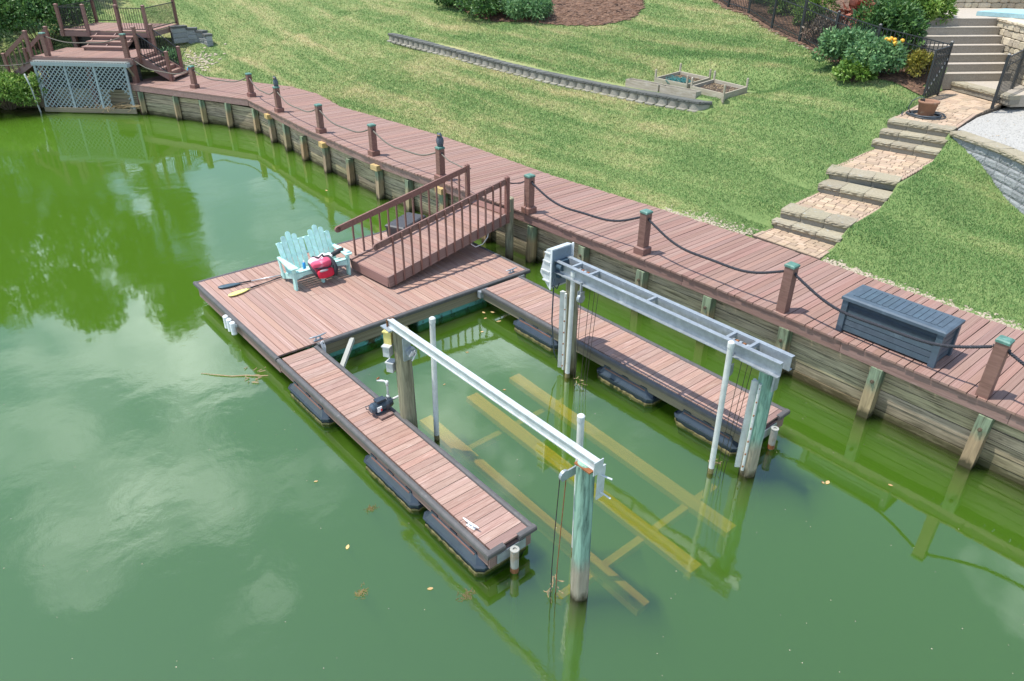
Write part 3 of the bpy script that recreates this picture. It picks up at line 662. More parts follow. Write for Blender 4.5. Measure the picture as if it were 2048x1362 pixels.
def finger(label, x0, x1, y0, y1, floats, side, rim):
    t = thing('finger_dock', label, 'dock', ((x0 + x1) / 2, (y0 + y1) / 2, 0), 0, 'finger docks of the boat slip')
    x = x0 + .09
    while x < x1 - .13:
        piece('plank', M['deck_salmon'], t, (x, (y0 + y1) / 2, ZD - .02 - random.uniform(0, .005)), (y1 - y0 - .13, .137, .04), RY @ Rz(random.uniform(-.002, .002))); x += .1455
    piece('plank', M['fascia_red'], t, ((x - .0725 + x1 - .005) / 2, (y0 + y1) / 2, ZD - .022), (y1 - y0 - .13, max(.03, x1 - .005 - x + .0665), .036), RY)
    for yy in (y0, y1): bumper(t, (x0 + .0, yy, ZD - .042), (x1, yy, ZD - .042))
    ym = (y0 + y1) / 2; xe = x1 - .0
    for a_, c_ in (((xe, y0 - .05), (xe, y0 + .27)), ((xe, y1 - .27), (xe, y1 + .05))): bumper(t, (*a_, ZD - .042), (*c_, ZD - .042))
    for yy, mt in ((y0 + .03, side[0]), (y1 - .03, side[1])): stick('frame_board', M[mt], t, (x0, yy, ZD - .175), (x1 - .03, yy, ZD - .175), .045, .20)
    stick('frame_board', M['fascia_red'], t, (x1 - .025, y0 + .02, ZD - .21), (x1 - .025, y1 - .02, ZD - .21), .045, .22)
    b = B(); b.box((x1 + .015, ym, ZD - .20), (.02, .52, .17)); obj('end_plate', b, M['galvanised'], t)
    for a_, c_ in floats: dock_float(t, a_, c_, y0 - .09, y1 + .09)
    for a_, c_ in floats:
        for yy in (y0 - .005, y1 + .005):
            b = B(); b.box(((a_ + c_) / 2, yy, ZD - .275), ((c_ - a_) * .72, .035, .05)); obj('float_cleat', b, M['trim_brown'], t)
    # steel pipe in a sleeve at the outer end, holding the finger against the bottom
    px, py = x1 + .13, rim
    s_ = thing('anchor_pipe', 'pale steel pipe stake at the outer end of the %s finger' % ('left' if y0 < 1 else 'right'), 'pipe', (px, py, -2), 0, 'finger dock anchor pipes')
    b = B(); b.tube([(px, py, -2), (px, py, .42)], .042, 14); obj('pipe', b, M['galvanised'], s_)
    b = B(); b.tube([(px, py, .06), (px, py, .44)], .062, 14, cap=False); b.lathe((px, py, .425), [(.066, 0), (.07, .012), (.066, .022), (.03, .022), (.028, -.02)], 14); obj('sleeve', b, M['pipe_dull'], s_)
    b = B(); b.tube([(px, py, .02), (px, py, .11)], .0635, 14, cap=False); obj('rust_band', b, M['rust'], s_)
    return t
fl = finger('left finger dock of salmon planks carrying the water pump', .02, 6.6, .0, .80, [(.45, 1.95), (3.3, 4.85), (5.05, 6.5)], ('fascia_red', 'weathered'), .36)
cleat(fl, 6.05, .12, ZD, .15, 'white_fitting', 1.2)
fr_ = finger('right finger dock of salmon planks beneath the steel lift beam', .10, 7.36, 5.04, 6.17, [(1.25, 2.65), (3.85, 5.3), (5.83, 7.22)], ('weathered', 'weathered'), 5.62)
b = B(); b.box((.06, 5.1, .36), (.12, .3, .16)); b.box((.16, 5.06, .40), (.2, .02, .1)); obj('hinge_bracket', b, M['galvanised'], fr_)
b = B(); b.box((.02, 6.3, .36), (.02, .2, .16)); obj('hinge_bracket', b, M['galvanised'], fr_)

# ---------------------------------------------------------------- gangway from boardwalk to floating dock
gA = Vector((-2.0, 3.25, .78)); gB = Vector((-2.38, 7.3, 1.36)); gd = (gB - gA).normalized(); gs = Vector((gd.y, -gd.x, 0)).normalized(); GL = (gB - gA).length
gup = gs.cross(gd); GW = .74
gw_ = thing('gangway', 'brown wooden gangway ramp with two handrails sloping down to the dock', 'gangway', (gA.x, gA.y, ZD))
def G(u, v, w): return gA + gd * u + gs * v + gup * w
Rg = Matrix((gs, -gd, gup)).transposed() if False else Matrix((gs, gup.cross(gs), gup)).transposed()
u = .11
while u < GL - .02:
    piece('plank', M['deck_red'], gw_, G(u, 0, -.02), (GW * 2 - .08, .139, .04), Rg); u += .1455
for s in (-1, 1): stick('side_beam', M['fascia_red'], gw_, G(.0, s * GW, -.10), G(GL - .1, s * GW, -.10), .05, .27)
stick('end_beam', M['fascia_red'], gw_, G(.02, -GW + .026, -.12), G(.02, GW - .026, -.12), .05, .23)
for v_ in (-.45, .45): b = B(); b.tube([G(.12, v_ - .05, -.215), G(.12, v_ + .05, -.215)], .065, 12); obj('roller', b, M['black_plastic'], gw_)
b = B(); b.beam(G(.75, GW * .9, -.24), G(1.4, GW * .9, -.24), .1, .03); obj('cleat_block', b, M['fascia_red'], gw_)
HR = .93
for s in (-1, 1):
    off = GW + (.05 if s > 0 else -.02)
    for k in range(14):
        uu = .16 + k * .268; p = G(uu, s * (GW + .045), -.22); vv = s * (GW + .045)
        q = G(uu, vv, 0); top = Vector((p.x, p.y, q.z + HR + .035)); p.z = q.z - .22
        stick('baluster', M['trim_brown'], gw_, p, top, .038, .038)
    a = G(-.26, s * (GW + .005), 0) + Vector((0, 0, HR - .03)); c = G(GL - .22, s * (GW + .005), 0) + Vector((0, 0, HR - .03))
    b = B(); b.beam(a, c, .045, .15); e = (a - c).normalized(); b.tube([a - gs * .0225, a + gs * .0225], .074, 14); obj('handrail', b, M['trim_brown'], gw_)
    pb = G(GL - .16, s * (GW + .01), 0); b = B(); b.box((pb.x, pb.y, pb.z + .38), (.1, .1, 1.22)); b.frus((pb.x, pb.y, pb.z + .99), (.1, .1), (.04, .04), .03); obj('newel_post', b, M['trim_brown'], gw_)
b = B(); b.beam(G(GL - .12, -GW, .02), G(GL - .12, GW, .02), .25, .015, up=gup); obj('transition_plate', b, M['trim_brown'], gw_)
b = B(); b.tube([G(2.6, GW, -.26) + Vector((.02, 0, 0)), G(2.75, GW, -.42), G(3.0, GW, -.45), G(3.2, GW, -.33), G(3.25, GW, -.2)], .012, 6); obj('power_cord', b, M['white_cloth'], gw_)
b = B(); b.tube([(-1.76, 7.42, -2), (-1.76, 7.42, .6), (-1.75, 7.42, 1.7)], [.115, .112, .105], 16); b.tube([(-1.75, 7.42, 1.7), (-1.75, 7.42, 1.72)], [.105, .085], 16)
tag(obj('mooring_pile', b, M['pile_weathered'], smooth=False), 'grey round wooden pile standing beside the gangway top', 'pile')

# ---------------------------------------------------------------- things on the floating dock
def loveseat():
    t = thing('adirondack_loveseat', 'turquoise two-seat slatted garden chair on the floating dock', 'chair', (-2.6, 2.34, ZD)); tq = M['turquoise_paint']
    W = .69
    for s in (-1, 1):
        b = B(); b.beam((0, s * W, 0), (.02, s * W, .54), .05, .12, up=(1, 0, 0)); obj('front_leg', b, tq, t, local=True)
        b = B(); b.beam((.04, s * (W - .05), .36), (-.85, s * (W - .05), .04), .035, .13); obj('side_rail', b, tq, t, local=True)
        b = B(); pts = [(.12, s * (W - .09)), (.12, s * (W + .08)), (.02, s * (W + .11)), (-.35, s * (W + .07)), (-.78, s * (W + .03)), (-.78, s * (W - .04)), (-.2, s * (W - .07))]; b.prism(pts if s > 0 else pts[::-1], .54, .57); obj('armrest', b, tq, t, local=True)
        b = B(); b.beam((-.62, s * W, .1), (-.76, s * W, .54), .035, .09, up=(1, 0, 0)); obj('rear_leg', b, tq, t, local=True)
        b = B(); b.add([(.0, s * W + .015, .53), (.0, s * W - .015, .53), (.1, s * W + .015, .53), (.1, s * W - .015, .53), (.03, s * W + .015, .36), (.03, s * W - .015, .36)], [(0, 2, 4), (1, 5, 3), (0, 1, 3, 2), (2, 3, 5, 4), (0, 4, 5, 1)]); obj('arm_bracket', b, tq, t, local=True)
    b = B(); b.beam((0, 0, 0), (.02, 0, .38), .05, .09, up=(1, 0, 0)); obj('front_leg', b, tq, t, local=True)
    b = B(); b.beam((.04, 0, .36), (-.85, 0, .04), .035, .13); obj('side_rail', b, tq, t, local=True)
    for s in (-1, 1):        # scalloped apron, one per seat
        y0, y1 = (.05, W - .03); n = 10; top = []; bot = []
        for i in range(n + 1):
            k = i / n; yy = s * (y0 + (y1 - y0) * k); top.append((.055, yy, .40)); bot.append((.055, yy, .26 + .06 * math.sin(k * math.pi)))
        vs = top + bot + [(p[0] - .03, p[1], p[2]) for p in top + bot]; m_ = n + 1
        fs = [(i, i + 1, m_ + i + 1, m_ + i) for i in range(n)] + [(2 * m_ + i, 3 * m_ + i, 3 * m_ + i + 1, 2 * m_ + i + 1) for i in range(n)] + [(i, 2 * m_ + i, 2 * m_ + i + 1, i + 1) for i in range(n)] + [(m_ + i, m_ + i + 1, 3 * m_ + i + 1, 3 * m_ + i) for i in range(n)]
        b = B(); b.add(vs, fs); obj('apron', b, tq, t, local=True)
        for k in range(5):
            b = B(); xx = .0 - k * .105; b.beam((xx, s * .03, .40 - (k * .105) * .36 + .02), (xx, s * (W - .01), .40 - (k * .105) * .36 + .02), .095, .022); obj('seat_slat', b, tq, t, local=True)
        # fan back: five rounded slats, the middle one tallest
        for k, hh in enumerate((.70, .82, .90, .82, .70)):
            f0 = (k - 2) * .122; f1 = (k - 2) * .142; yc = s * .345
            bt = Vector((-.50, yc + f0, .21)); ln = Vector((-.40, (f1 - f0), .95)).normalized(); L = hh + .06
            w0, w1 = .106, .122; nrm = ln.cross(Vector((0, 1, 0))).normalized(); pr_ = []
            for (v_, u_) in [(-w0 / 2, 0), (w0 / 2, 0), (w1 / 2, L - .06)] + [(w1 / 2 * math.cos(a), L - .06 + .06 * math.sin(a)) for a in (.5, 1.05, 1.57, 2.09, 2.64)] + [(-w1 / 2, L - .06)]: pr_.append(bt + ln * u_ + Vector((0, v_, 0)))
            n = len(pr_); b = B(); b.add([p + nrm * .011 for p in pr_] + [p - nrm * .011 for p in pr_], [tuple(range(n)), tuple(range(n, 2 * n))[::-1]] + [(i, n + i, n + (i + 1) % n, (i + 1) % n) for i in range(n)]); obj('back_slat', b, tq, t, local=True)
    for z_, x_ in ((.55, -.67), (.86, -.80)):
        b = B(); b.beam((x_ - .02, -W + .02, z_), (x_ - .02, W - .02, z_), .03, .07, up=(1, 0, 0)); obj('back_rail', b, tq, t, local=True)
    return t
loveseat()
def vest():
    t = thing('life_vest', 'pink and red paddling vest with black trim draped over the chair front', 'life vest', (-2.52, 2.32, ZD + .4))
    Rv = Matrix.Rotation(.5, 3, 'Y')
    b = B(); b.pillow((-.02, 0, .04), (.10, .25, .20), Rv, .6); b.v = [(p[0] + .02 * math.sin(p[1] * 14 + p[2] * 9), p[1] * (1 + .3 * p[2]), p[2] + .015 * math.sin(p[1] * 17)) for p in b.v]; obj('back_panel', b, M['pink_fabric'], t, smooth=True, local=True)
    b = B(); b.pillow((.13, .02, -.09), (.06, .21, .115), Matrix.Rotation(-.15, 3, 'Y'), .6); obj('lower_panel', b, M['red_fabric'], t, smooth=True, local=True)
    b = B(); b.pillow((-.12, -.06, .15), (.13, .19, .055), Matrix.Rotation(.25, 3, 'Y'), .6); b.v = [(p[0], p[1], p[2] + .02 * math.sin(p[1] * 22 + p[0] * 15)) for p in b.v]; obj('shoulder_panel', b, M['pale_pink'], t, smooth=True, local=True)
    b = B(); b.pillow((.155, -.03, -.01), (.03, .11, .03), Rv, .7); obj('grey_patch', b, M['grey_fabric'], t, smooth=True, local=True)
    b = B(); b.tube([(-.2, .16, .16), (-.08, .22, .2), (.06, .26, .1), (.16, .27, -.04), (.15, .25, -.18), (.05, .2, -.22)], [.035, .05, .06, .06, .05, .03], 8); obj('black_trim', b, M['black_fabric'], t, smooth=True, local=True)
    b = B(); b.tube([(-.18, -.24, .12), (-.02, -.27, .08), (.11, -.23, -.06), (.13, -.16, -.17)], [.02, .03, .03, .02], 7); obj('black_trim', b, M['black_fabric'], t, smooth=True, local=True)
    b = B(); b.tube([(.0, -.26, .06), (.12, -.14, .05), (.16, .08, .045), (.13, .25, .06)], .014, 6); obj('strap', b, M['black_fabric'], t, local=True)
    b = B(); b.tube([(-.24, -.18, .14), (-.2, -.1, .24), (-.1, .0, .22), (-.16, .12, .25), (-.24, .18, .16)], .02, 6); obj('strap', b, M['black_fabric'], t, local=True)
    t = thing('water_shoes', 'black and grey water shoes and crumpled towel on the chair seat', 'shoes', (-2.85, 2.72, ZD + .38))
    for k, (yy, rz) in enumerate(((.10, .5), (.22, .9))):
        b = B(); R = Rz(rz) @ Matrix.Rotation(-.6, 3, 'Y'); b.ball((.02, yy, .14 + .03 * k), (.15, .055, .06), 14, 8, m=R); obj('shoe', b, M['black_fabric'], t, smooth=True, local=True)
        b = B(); b.ball((.0, yy, .11 + .03 * k), (.15, .05, .03), 12, 6, m=R); obj('sole', b, M['grey_fabric'], t, smooth=True, local=True)
    b = B(); b.ball((-.05, -.12, .09), (.17, .2, .06), 14, 8); b.v = [(p[0], p[1], p[2] + .02 * math.sin(p[0] * 40) + .02 * math.sin(p[1] * 33)) for p in b.v]; obj('towel', b, M['white_cloth'], t, local=True)
    t = thing('water_bottle', 'blue water bottle standing on the chair seat beside the pink vest', 'bottle', (-2.72, 1.98, ZD + .39))
    b = B(); b.lathe((0, 0, 0), [(.034, 0), (.036, .01), (.036, .15), (.02, .18)], 12); obj('body', b, M['blue_plastic'], t, smooth=True, local=True)
    b = B(); b.lathe((0, 0, .18), [(.02, 0), (.02, .03)], 10); obj('cap', b, M['white_cloth'], t, local=True)
vest()
def paddle(label, a, c, blade, shaft, neck):
    a = Vector((*a, ZD + .03)); c = Vector((*c, ZD + .04)); d = (c - a).normalized(); s = Vector((-d.y, d.x, 0)); t = thing('paddle', label, 'paddle', tuple(a), 0, 'paddles lying on the dock')
    L = .52; out = []
    prof = [(0, .02), (.03, .065), (.10, .10), (.25, .105), (.38, .085), (.48, .045), (.56, .018)]
    vs = []
    for u_, w in prof:
        p = a + d * u_
        for k, (vv, zz) in enumerate(((-1, 0), (-.5, .014), (0, .02), (.5, .014), (1, 0), (0, -.008))): vs.append(p + s * (w * vv) + Vector((0, 0, zz)))
    n = len(prof); fs = [(i * 6 + j, i * 6 + (j + 1) % 6, i * 6 + 6 + (j + 1) % 6, i * 6 + 6 + j) for i in range(n - 1) for j in range(6)] + [tuple(range(6))[::-1], tuple((n - 1) * 6 + j for j in range(6))]
    b = B(); b.add(vs, fs); obj('blade', b, M[blade], t, smooth=True)
    b = B(); b.tube([a + d * .47 + Vector((0, 0, .008)), a + d * .75], .02, 8); obj('neck', b, M[neck], t, smooth=True)
    b = B(); b.tube([a + d * .72, c], .0155, 8); obj('shaft', b, M[shaft], t, smooth=True)
paddle('paddle with dark slate blade and silver shaft on the dock', (-3.80, .28), (-3.42, 2.1), 'paddle_slate', 'shaft_grey', 'shaft_black')
paddle('paddle with yellow blade and black shaft beside the chair', (-3.22, .30), (-3.45, 2.05), 'paddle_yellow', 'shaft_black', 'shaft_black')
t = thing('dock_box', 'low black storage box behind the gangway railing', 'box', (-4.0, 5.6, ZD), .42)
b = B(); b.frus((0, 0, 0), (.52, 1.05), (.56, 1.1), .30); obj('body', b, M['dark_box'], t, local=True)
b = B(); b.box((0, 0, .325), (.6, 1.14, .05)); b.frus((0, 0, .35), (.6, 1.14), (.54, 1.06), .03); obj('lid', b, M['dark_box'], t, local=True)

# water pump on the left finger
t = thing('water_pump', 'dark irrigation pump with white pipes on the left finger dock', 'pump', (2.84, .60, ZD))
b = B(); b.box((2.88, .60, ZD + .02), (.34, .26, .04), .05); obj('base_board', b, M['fascia_red'], t)
b = B(); b.tube([(2.84, .44, ZD + .15), (2.84, .66, ZD + .15)], .095, 16); b.tube([(2.84, .40, ZD + .15), (2.84, .44, ZD + .15)], [.06, .09], 16); b.box((2.84, .56, ZD + .055), (.16, .2, .03)); obj('motor', b, M['pump_blue'], t)
for k in range(6): b = B(); b.tube([(2.84, .46 + k * .03, ZD + .15), (2.84, .468 + k * .03, ZD + .15)], .102, 16); obj('cooling_fin', b, M['black_plastic'], t)
b = B(); b.tube([(2.84, .66, ZD + .15), (2.84, .72, ZD + .15), (2.84, .82, ZD + .16)], [.10, .12, .085], 16); b.box((2.84, .6, ZD + .27), (.12, .18, .04)); obj('volute', b, M['black_plastic'], t)
b = B(); b.box((2.935, .53, ZD + .15), (.012, .09, .1)); obj('label_plate', b, M['white_fitting'], t); b = B(); b.box((2.942, .56, ZD + .13), (.004, .03, .05)); obj('label_stripe', b, M['red_fabric'], t)
b = B(); b.tube([(2.84, .77, ZD + .22), (2.84, .77, ZD + .55), (2.80, .74, ZD + .58), (2.70, .66, ZD + .58)], .02, 8); b.tube([(2.84, .77, ZD + .24), (2.84, .77, ZD + .30)], .03, 8); b.tube([(2.84, .77, ZD + .5), (2.84, .77, ZD + .59)], .028, 8); obj('riser_pipe', b, M['pvc'], t, smooth=True)
b = B(); b.tube([(2.70, .66, ZD + .6), (2.73, .69, ZD + .64)], .015, 6); obj('tap', b, M['rust'], t)
b = B(); b.tube([(2.84, .8, ZD + .17), (2.86, .98, ZD + .2), (2.88, 1.0, ZD + .15), (2.9, 1.02, -.6)], .022, 8); obj('suction_pipe', b, M['pvc'], t, smooth=True)
b = B(); b.tube([(2.80, .44, ZD + .2), (2.72, .38, ZD + .16), (2.66, .42, ZD + .05), (2.72, .5, ZD + .02), (2.80, .5, ZD + .04)], .008, 6); obj('cable', b, M['black_plastic'], t)
# ---------------------------------------------------------------- boat lift: four piles, two overhead beams, guide poles, sunken cradle
def pile(label, base, top, r, mat, chamfer=False):
    t = thing('lift_pile', label, 'pile', (base[0], base[1], -1.95), 0, 'piles of the boat lift')
    a = Vector((*base, -1.95)); c = Vector(top); n = 9; pts = [a.lerp(c, i / n) for i in range(n + 1)]; rr = random.Random(label)
    b = B(); b.tube(pts, [r * (1.06 - .10 * i / n) * rr.uniform(.98, 1.02) for i in range(n + 1)], 18); b.tube([pts[-1], pts[-1] + Vector((0, 0, .02))], [r * .95, r * .8], 18)
    obj('shaft', b, M[mat], t); return t
fl_p = pile('weathered wooden lift pile with electrical boxes beside the pump', (3.24, .95), (3.18, .92, 2.2), .145, 'pile_weathered')
frp = pile('green-stained wooden lift pile nearest the camera', (7.64, .80), (7.56, .76, 2.28), .122, 'pile_green')
blp = pile('wooden lift pile under the white motor housing', (3.42, 4.74), (3.44, 4.58, 2.14), .125, 'pile_weathered')
brp = pile('green-stained lift pile with white guard strip at right finger end', (7.58, 4.80), (7.62, 4.70, 2.14), .135, 'pile_green')
# boxes and fittings on the front left pile
for c_, d_, mt, nm in (((2.98, .82, 2.0), (.14, .16, .24), 'yellow_box', 'lamp_housing'), ((3.03, .74, 1.80), (.12, .14, .18), 'grey_box', 'outlet_box'), ((3.06, .76, 1.50), (.12, .13, .17), 'grey_box', 'junction_box')):
    b = B(); b.box(c_, d_, .5); b.box((c_[0], c_[1], c_[2] + d_[2] / 2 + .01), (d_[0] + .03, d_[1] + .03, .02), .5); obj(nm, b, M[mt], fl_p)
b = B(); b.box((3.36, .9, 1.92), (.03, .14, .42)); b.tube([(3.36, .96, 1.86), (3.42, .96, 1.86)], .09, 14); obj('pulley_plate', b, M['galvanised'], fl_p)
for k in range(3): b = B(); b.tube([(3.42, .9 + k * .03, 1.8), (3.46, .93 + k * .03, 1.9), (3.44, 1.02, 1.83), (3.42, .95, 1.7)], .012, 6); obj('coiled_line', b, M['white_cloth'], fl_p)
# white guard strips on the back piles
for pp, (x, y), zt, z0 in ((brp, (7.52, 4.60), 1.86, .12), (blp, (3.36, 4.47), 1.85, .12)):
    b = B(); b.beam((x - .02, y + .05, z0), (x, y, zt), .17, .035, up=(.7, -.7, 0)); b.tube([(x - .07, y + .06, z0), (x - .05, y + .01, zt)], .03, 8); b.tube([(x + .06, y + .01, z0), (x + .08, y - .04, zt)], .025, 8); obj('guard_strip', b, M['pvc'], pp)
    for k in range(7):
        b = B(); zz = z0 + .12 + k * (zt - z0 - .2) / 6; b.box((x + .085, y - .05, zz), (.02, .02, .025)); obj('nail', b, M['rust'], pp)
lb = thing('lift_beam', 'white aluminium lift beam spanning the two front piles', 'beam', (5.4, .78, 2.3))
b = B(); b.box((5.43, .78, 2.36), (4.62, .085, .115)); b.box((5.43, .735, 2.424), (4.62, .03, .014)); b.box((5.43, .735, 2.296), (4.62, .03, .014)); obj('box_beam', b, M['white_alloy'], lb)
for x_ in (3.14, 7.60):
    b = B(); b.box((x_, .78, 2.285), (.26, .26, .02)); obj('pile_cap_plate', b, M['rust'] if x_ > 5 else M['galvanised'], lb)
b = B(); b.box((3.115, .78, 2.35), (.012, .15, .16)); obj('end_plate', b, M['rust'], lb)
b = B(); b.box((7.748, .78, 2.33), (.012, .16, .2)); obj('end_plate', b, M['white_alloy'], lb)
b = B(); b.box((7.735, .86, 2.05), (.02, .12, .5)); b.tube([(7.73, .86, 1.9), (7.9, .88, 1.88)], .012, 6); b.tube([(7.73, .86, 2.16), (7.88, .9, 2.16)], .012, 6); obj('side_bracket', b, M['white_alloy'], lb)
b = B(); b.box((7.40, .66, 2.08), (.02, .26, .13)); b.tube([(7.38, .56, 2.10), (7.42, .56, 2.10)], .075, 14); obj('sheave', b, M['galvanised'], lb)
for k, (xx, col) in enumerate(((7.39, 'pile_green'), (7.41, 'rust'))):
    b = B(); b.tube([(xx, .50 + k * .09, 2.08), (xx - .02, .48 + k * .09, 1.2), (xx - .03, .47 + k * .08, .5), (xx - .05, .50 + k * .07, -.6)], .007, 5); obj('cable', b, M['cable'] if k == 0 else M['rust'], lb)
b = B(); rr = random.Random(5)
for k in range(16): p = Vector((7.35 + rr.uniform(-.05, .05), .5 + rr.uniform(-.04, .1), rr.uniform(-.05, .28))); b.tube([p, p + Vector((rr.uniform(-.1, .1), rr.uniform(-.1, .1), rr.uniform(-.02, .03)))], .006, 4)
obj('snagged_weed', b, M['dead_twig'], lb)
sb = thing('lift_beam', 'galvanised steel twin-channel lift beam with motor housing over right finger', 'beam', (5.5, 4.58, 2.2))
for yy, s in ((4.46, -1), (4.70, 1)):
    b = B(); x0, x1 = 3.12, 7.93
    b.box(((x0 + x1) / 2, yy, 2.32), (x1 - x0, .014, .24)); b.box(((x0 + x1) / 2, yy + s * .035, 2.437), (x1 - x0, .085, .013)); b.box(((x0 + x1) / 2, yy + s * .035, 2.203), (x1 - x0, .085, .013)); obj('steel_channel', b, M['galvanised'], sb)
for x_ in (3.55, 4.0, 5.35, 6.95, 7.35):
    b = B(); b.box((x_, 4.58, 2.425), (.05, .235, .05)); obj('cross_tie', b, M['galvanised'], sb)
b = B(); b.tube([(3.2, 4.58, 2.33), (7.6, 4.58, 2.33)], .028, 10); obj('drive_shaft', b, M['galvanised'], sb)
for x0 in (3.62, 6.98):
    for k in range(5): b = B(); b.tube([(x0 + k * .065, 4.58, 2.33), (x0 + k * .065 + .045, 4.58, 2.33)], .065, 12); obj('cable_drum', b, M['rust'] if k % 2 else M['galvanised'], sb)
for x_ in (3.44, 7.62):
    b = B(); b.box((x_, 4.60, 2.17), (.3, .34, .035)); obj('pile_cap_plate', b, M['galvanised'], sb)
b = B(); b.box((7.80, 4.62, 2.0), (.03, .14, .36)); b.box((7.74, 4.62, 2.17), (.14, .14, .03)); obj('side_bracket', b, M['galvanised'], sb)
for x_ in (3.86, 7.12):
    b = B(); b.box((x_, 4.40, 2.12), (.03, .05, .26)); b.tube([(x_ - .03, 4.40, 1.92), (x_ + .03, 4.40, 1.92)], .085, 16); b.box((x_ + .035, 4.40, 1.97), (.012, .1, .2)); b.box((x_ - .035, 4.40, 1.97), (.012, .1, .2)); obj('pulley_block', b, M['galvanised'], sb)
    for k, (dx, dy) in enumerate(((-.03, -.02), (.03, -.02), (.14, .1), (.24, .12), (.30, .16))):
        b = B(); b.tube([(x_ + dx, 4.40 + dy, 1.9 if k < 2 else 2.3), (x_ + dx * .8, 4.38 + dy * .6, .4), (x_ + dx * .7, 4.36 + dy * .5, -.7)], .0055, 5); obj('cable', b, M['cable'], sb)
    b = B(); rr = random.Random(x_)
    for k in range(12): p = Vector((x_ + .08 + rr.uniform(-.08, .08), 4.42 + rr.uniform(-.05, .07), rr.uniform(.0, .16))); b.tube([p, p + Vector((rr.uniform(-.1, .1), rr.uniform(-.1, .1), rr.uniform(-.02, .03)))], .007, 4)
    obj('snagged_weed', b, M['dead_twig'], sb)
# louvred motor housing at the left end
hx = 3.12; pr0 = [(hx, 2.66), (hx - .14, 2.64), (hx - .30, 2.12), (hx - .05, 1.86), (hx, 1.86)]
def hood(y0, y1, P, b):
    n = len(P); b.add([(x, y0, z) for x, z in P] + [(x, y1, z) for x, z in P], [tuple(range(n)), tuple(range(n, 2 * n))[::-1]] + [(i, (i + 1) % n, n + (i + 1) % n, n + i) for i in range(n)])
b = B(); hood(4.32, 4.86, pr0, b); mh = obj('motor_housing', b, M['white_alloy'], sb)
b = B(); b.box((hx + .006, 4.575, 2.27), (.012, .5, .74)); obj('back_plate', b, M['plate_blue'], mh)
for z_ in (2.0, 2.2, 2.4, 2.58):
    b = B(); w = float(np.interp(z_, [1.8, 2.1, 2.72], [.06, .29, .14])); b.box((hx - w / 2 - .01, 4.308, z_), (w * .85, .024, .022)); obj('louvre', b, M['grey_box'], mh)
for yy in (4.31, 4.87): b = B(); b.box((hx + .012, yy, 2.27), (.03, .025, .82)); obj('flange', b, M['white_fitting'], mh)
b = B(); b.box((hx + .05, 4.6, 2.25), (.1, .3, .34)); b.tube([(hx + .06, 4.44, 2.34), (hx + .2, 4.44, 2.34)], .07, 12); obj('gearbox', b, M['pump_blue'], mh)
b = B(); b.tube([(hx + .08, 4.34, 2.1), (hx + .1, 4.28, 2.0), (hx + .1, 4.4, 1.88), (hx + .06, 4.5, 1.95)], .012, 6); b.tube([(hx + .05, 4.36, 1.9), (hx + .06, 4.34, 1.2), (hx + .1, 4.4, .45), (hx + .16, 4.5, .15), (hx + .16, 4.56, .5), (hx + .1, 4.6, .95), (hx + .2, 4.6, 1.2)], .014, 6); obj('power_cable', b, M['black_plastic'], mh)
def guide(label, base, top):
    t = thing('guide_pole', label, 'pole', (*base, -1.9), 0, 'white guide poles of the boat lift')
    a = Vector((*base, -1.9)); c = Vector(top); b = B(); b.tube([a, c], .047, 14); obj('tube', b, M['pvc'], t, smooth=False)
    b = B(); b.tube([c - Vector((0, 0, .07)), c + Vector((0, 0, .012))], .054, 14); b.tube([c + Vector((0, 0, .012)), c + Vector((0, 0, .03))], [.054, .035], 14); obj('cap', b, M['pvc'], t)
    d = (c - a).normalized(); p = a + d * (1.9 / d.z); b = B(); b.tube([p - d * .12, p + d * .03, p + d * .10], [.0475, .0485, .0478], 14, cap=False); obj('algae_ring', b, M['algae_rim'], t)
guide('white pvc guide pole rising left of the front lift beam', (3.52, 1.26), (3.55, 1.30, 2.42))
guide('white pvc guide pole behind the nearest green pile', (7.05, 1.28), (6.95, 1.28, 2.40))
guide('white pvc guide pole in front of right beam pulley, cables beside it', (7.23, 4.31), (7.16, 4.26, 2.50))
guide('white pvc guide pole beside the motor housing', (3.52, 4.50), (3.58, 4.46, 2.34))
cr = thing('lift_cradle', 'submerged yellowish boat lift cradle seen through the green water', 'cradle', (5.2, 2.9, -.6))
for yy, x0, x1 in ((1.75, 2.45, 8.0), (2.92, 2.4, 8.05), (4.05, 2.4, 7.9)): stick('bunk_beam', M['lift_beam_yellow'], cr, (x0, yy, -.42), (x1, yy, -.68), .27, .12)
for xx in (3.42, 7.05): stick('cross_beam', M['lift_beam_yellow'], cr, (xx, .95, -.74), (xx + .02, 4.75, -.70), .13, .14)

# ---------------------------------------------------------------- left end: decks, stairs, lattice (own axes: a along the shore to the left, b inland)
OD = Vector((-25.45, 4.65, 0)); E1 = Vector((-.695, -.719, 0)); E2 = Vector((-.719, .695, 0)); RD = Matrix((E1, E2, Vector((0, 0, -1)))).transposed()
def D(a, b_, z): return OD + E1 * a + E2 * b_ + Vector((0, 0, z))
def dbox(name, mat, parent, a0, a1, b0, b1, z0, z1):
    return piece(name, M[mat], parent, D((a0 + a1) / 2, (b0 + b1) / 2, (z0 + z1) / 2), (abs(a1 - a0), abs(b1 - b0), abs(z1 - z0)), RD)
def dpost(name, parent, a, b_, z0, z1, w=.13, mat='trim_brown', cap=True):
    m = B(); R = Rz(math.atan2(E1.y, E1.x)); c = D(a, b_, 0); m.box((c.x, c.y, (z0 + z1) / 2), (w, w, z1 - z0), m=R)
    o = obj(name, m, M[mat], parent)
    if cap: m = B(); m.box((c.x, c.y, z1 + .012), (w + .035, w + .035, .025), m=R); m.frus((c.x, c.y, z1 + .024), (w + .02, w + .02), (.05, .05), .03, math.atan2(E1.y, E1.x)); obj('post_cap', m, M[mat], o)
    return o
ZL, ZU = 2.40, 3.10
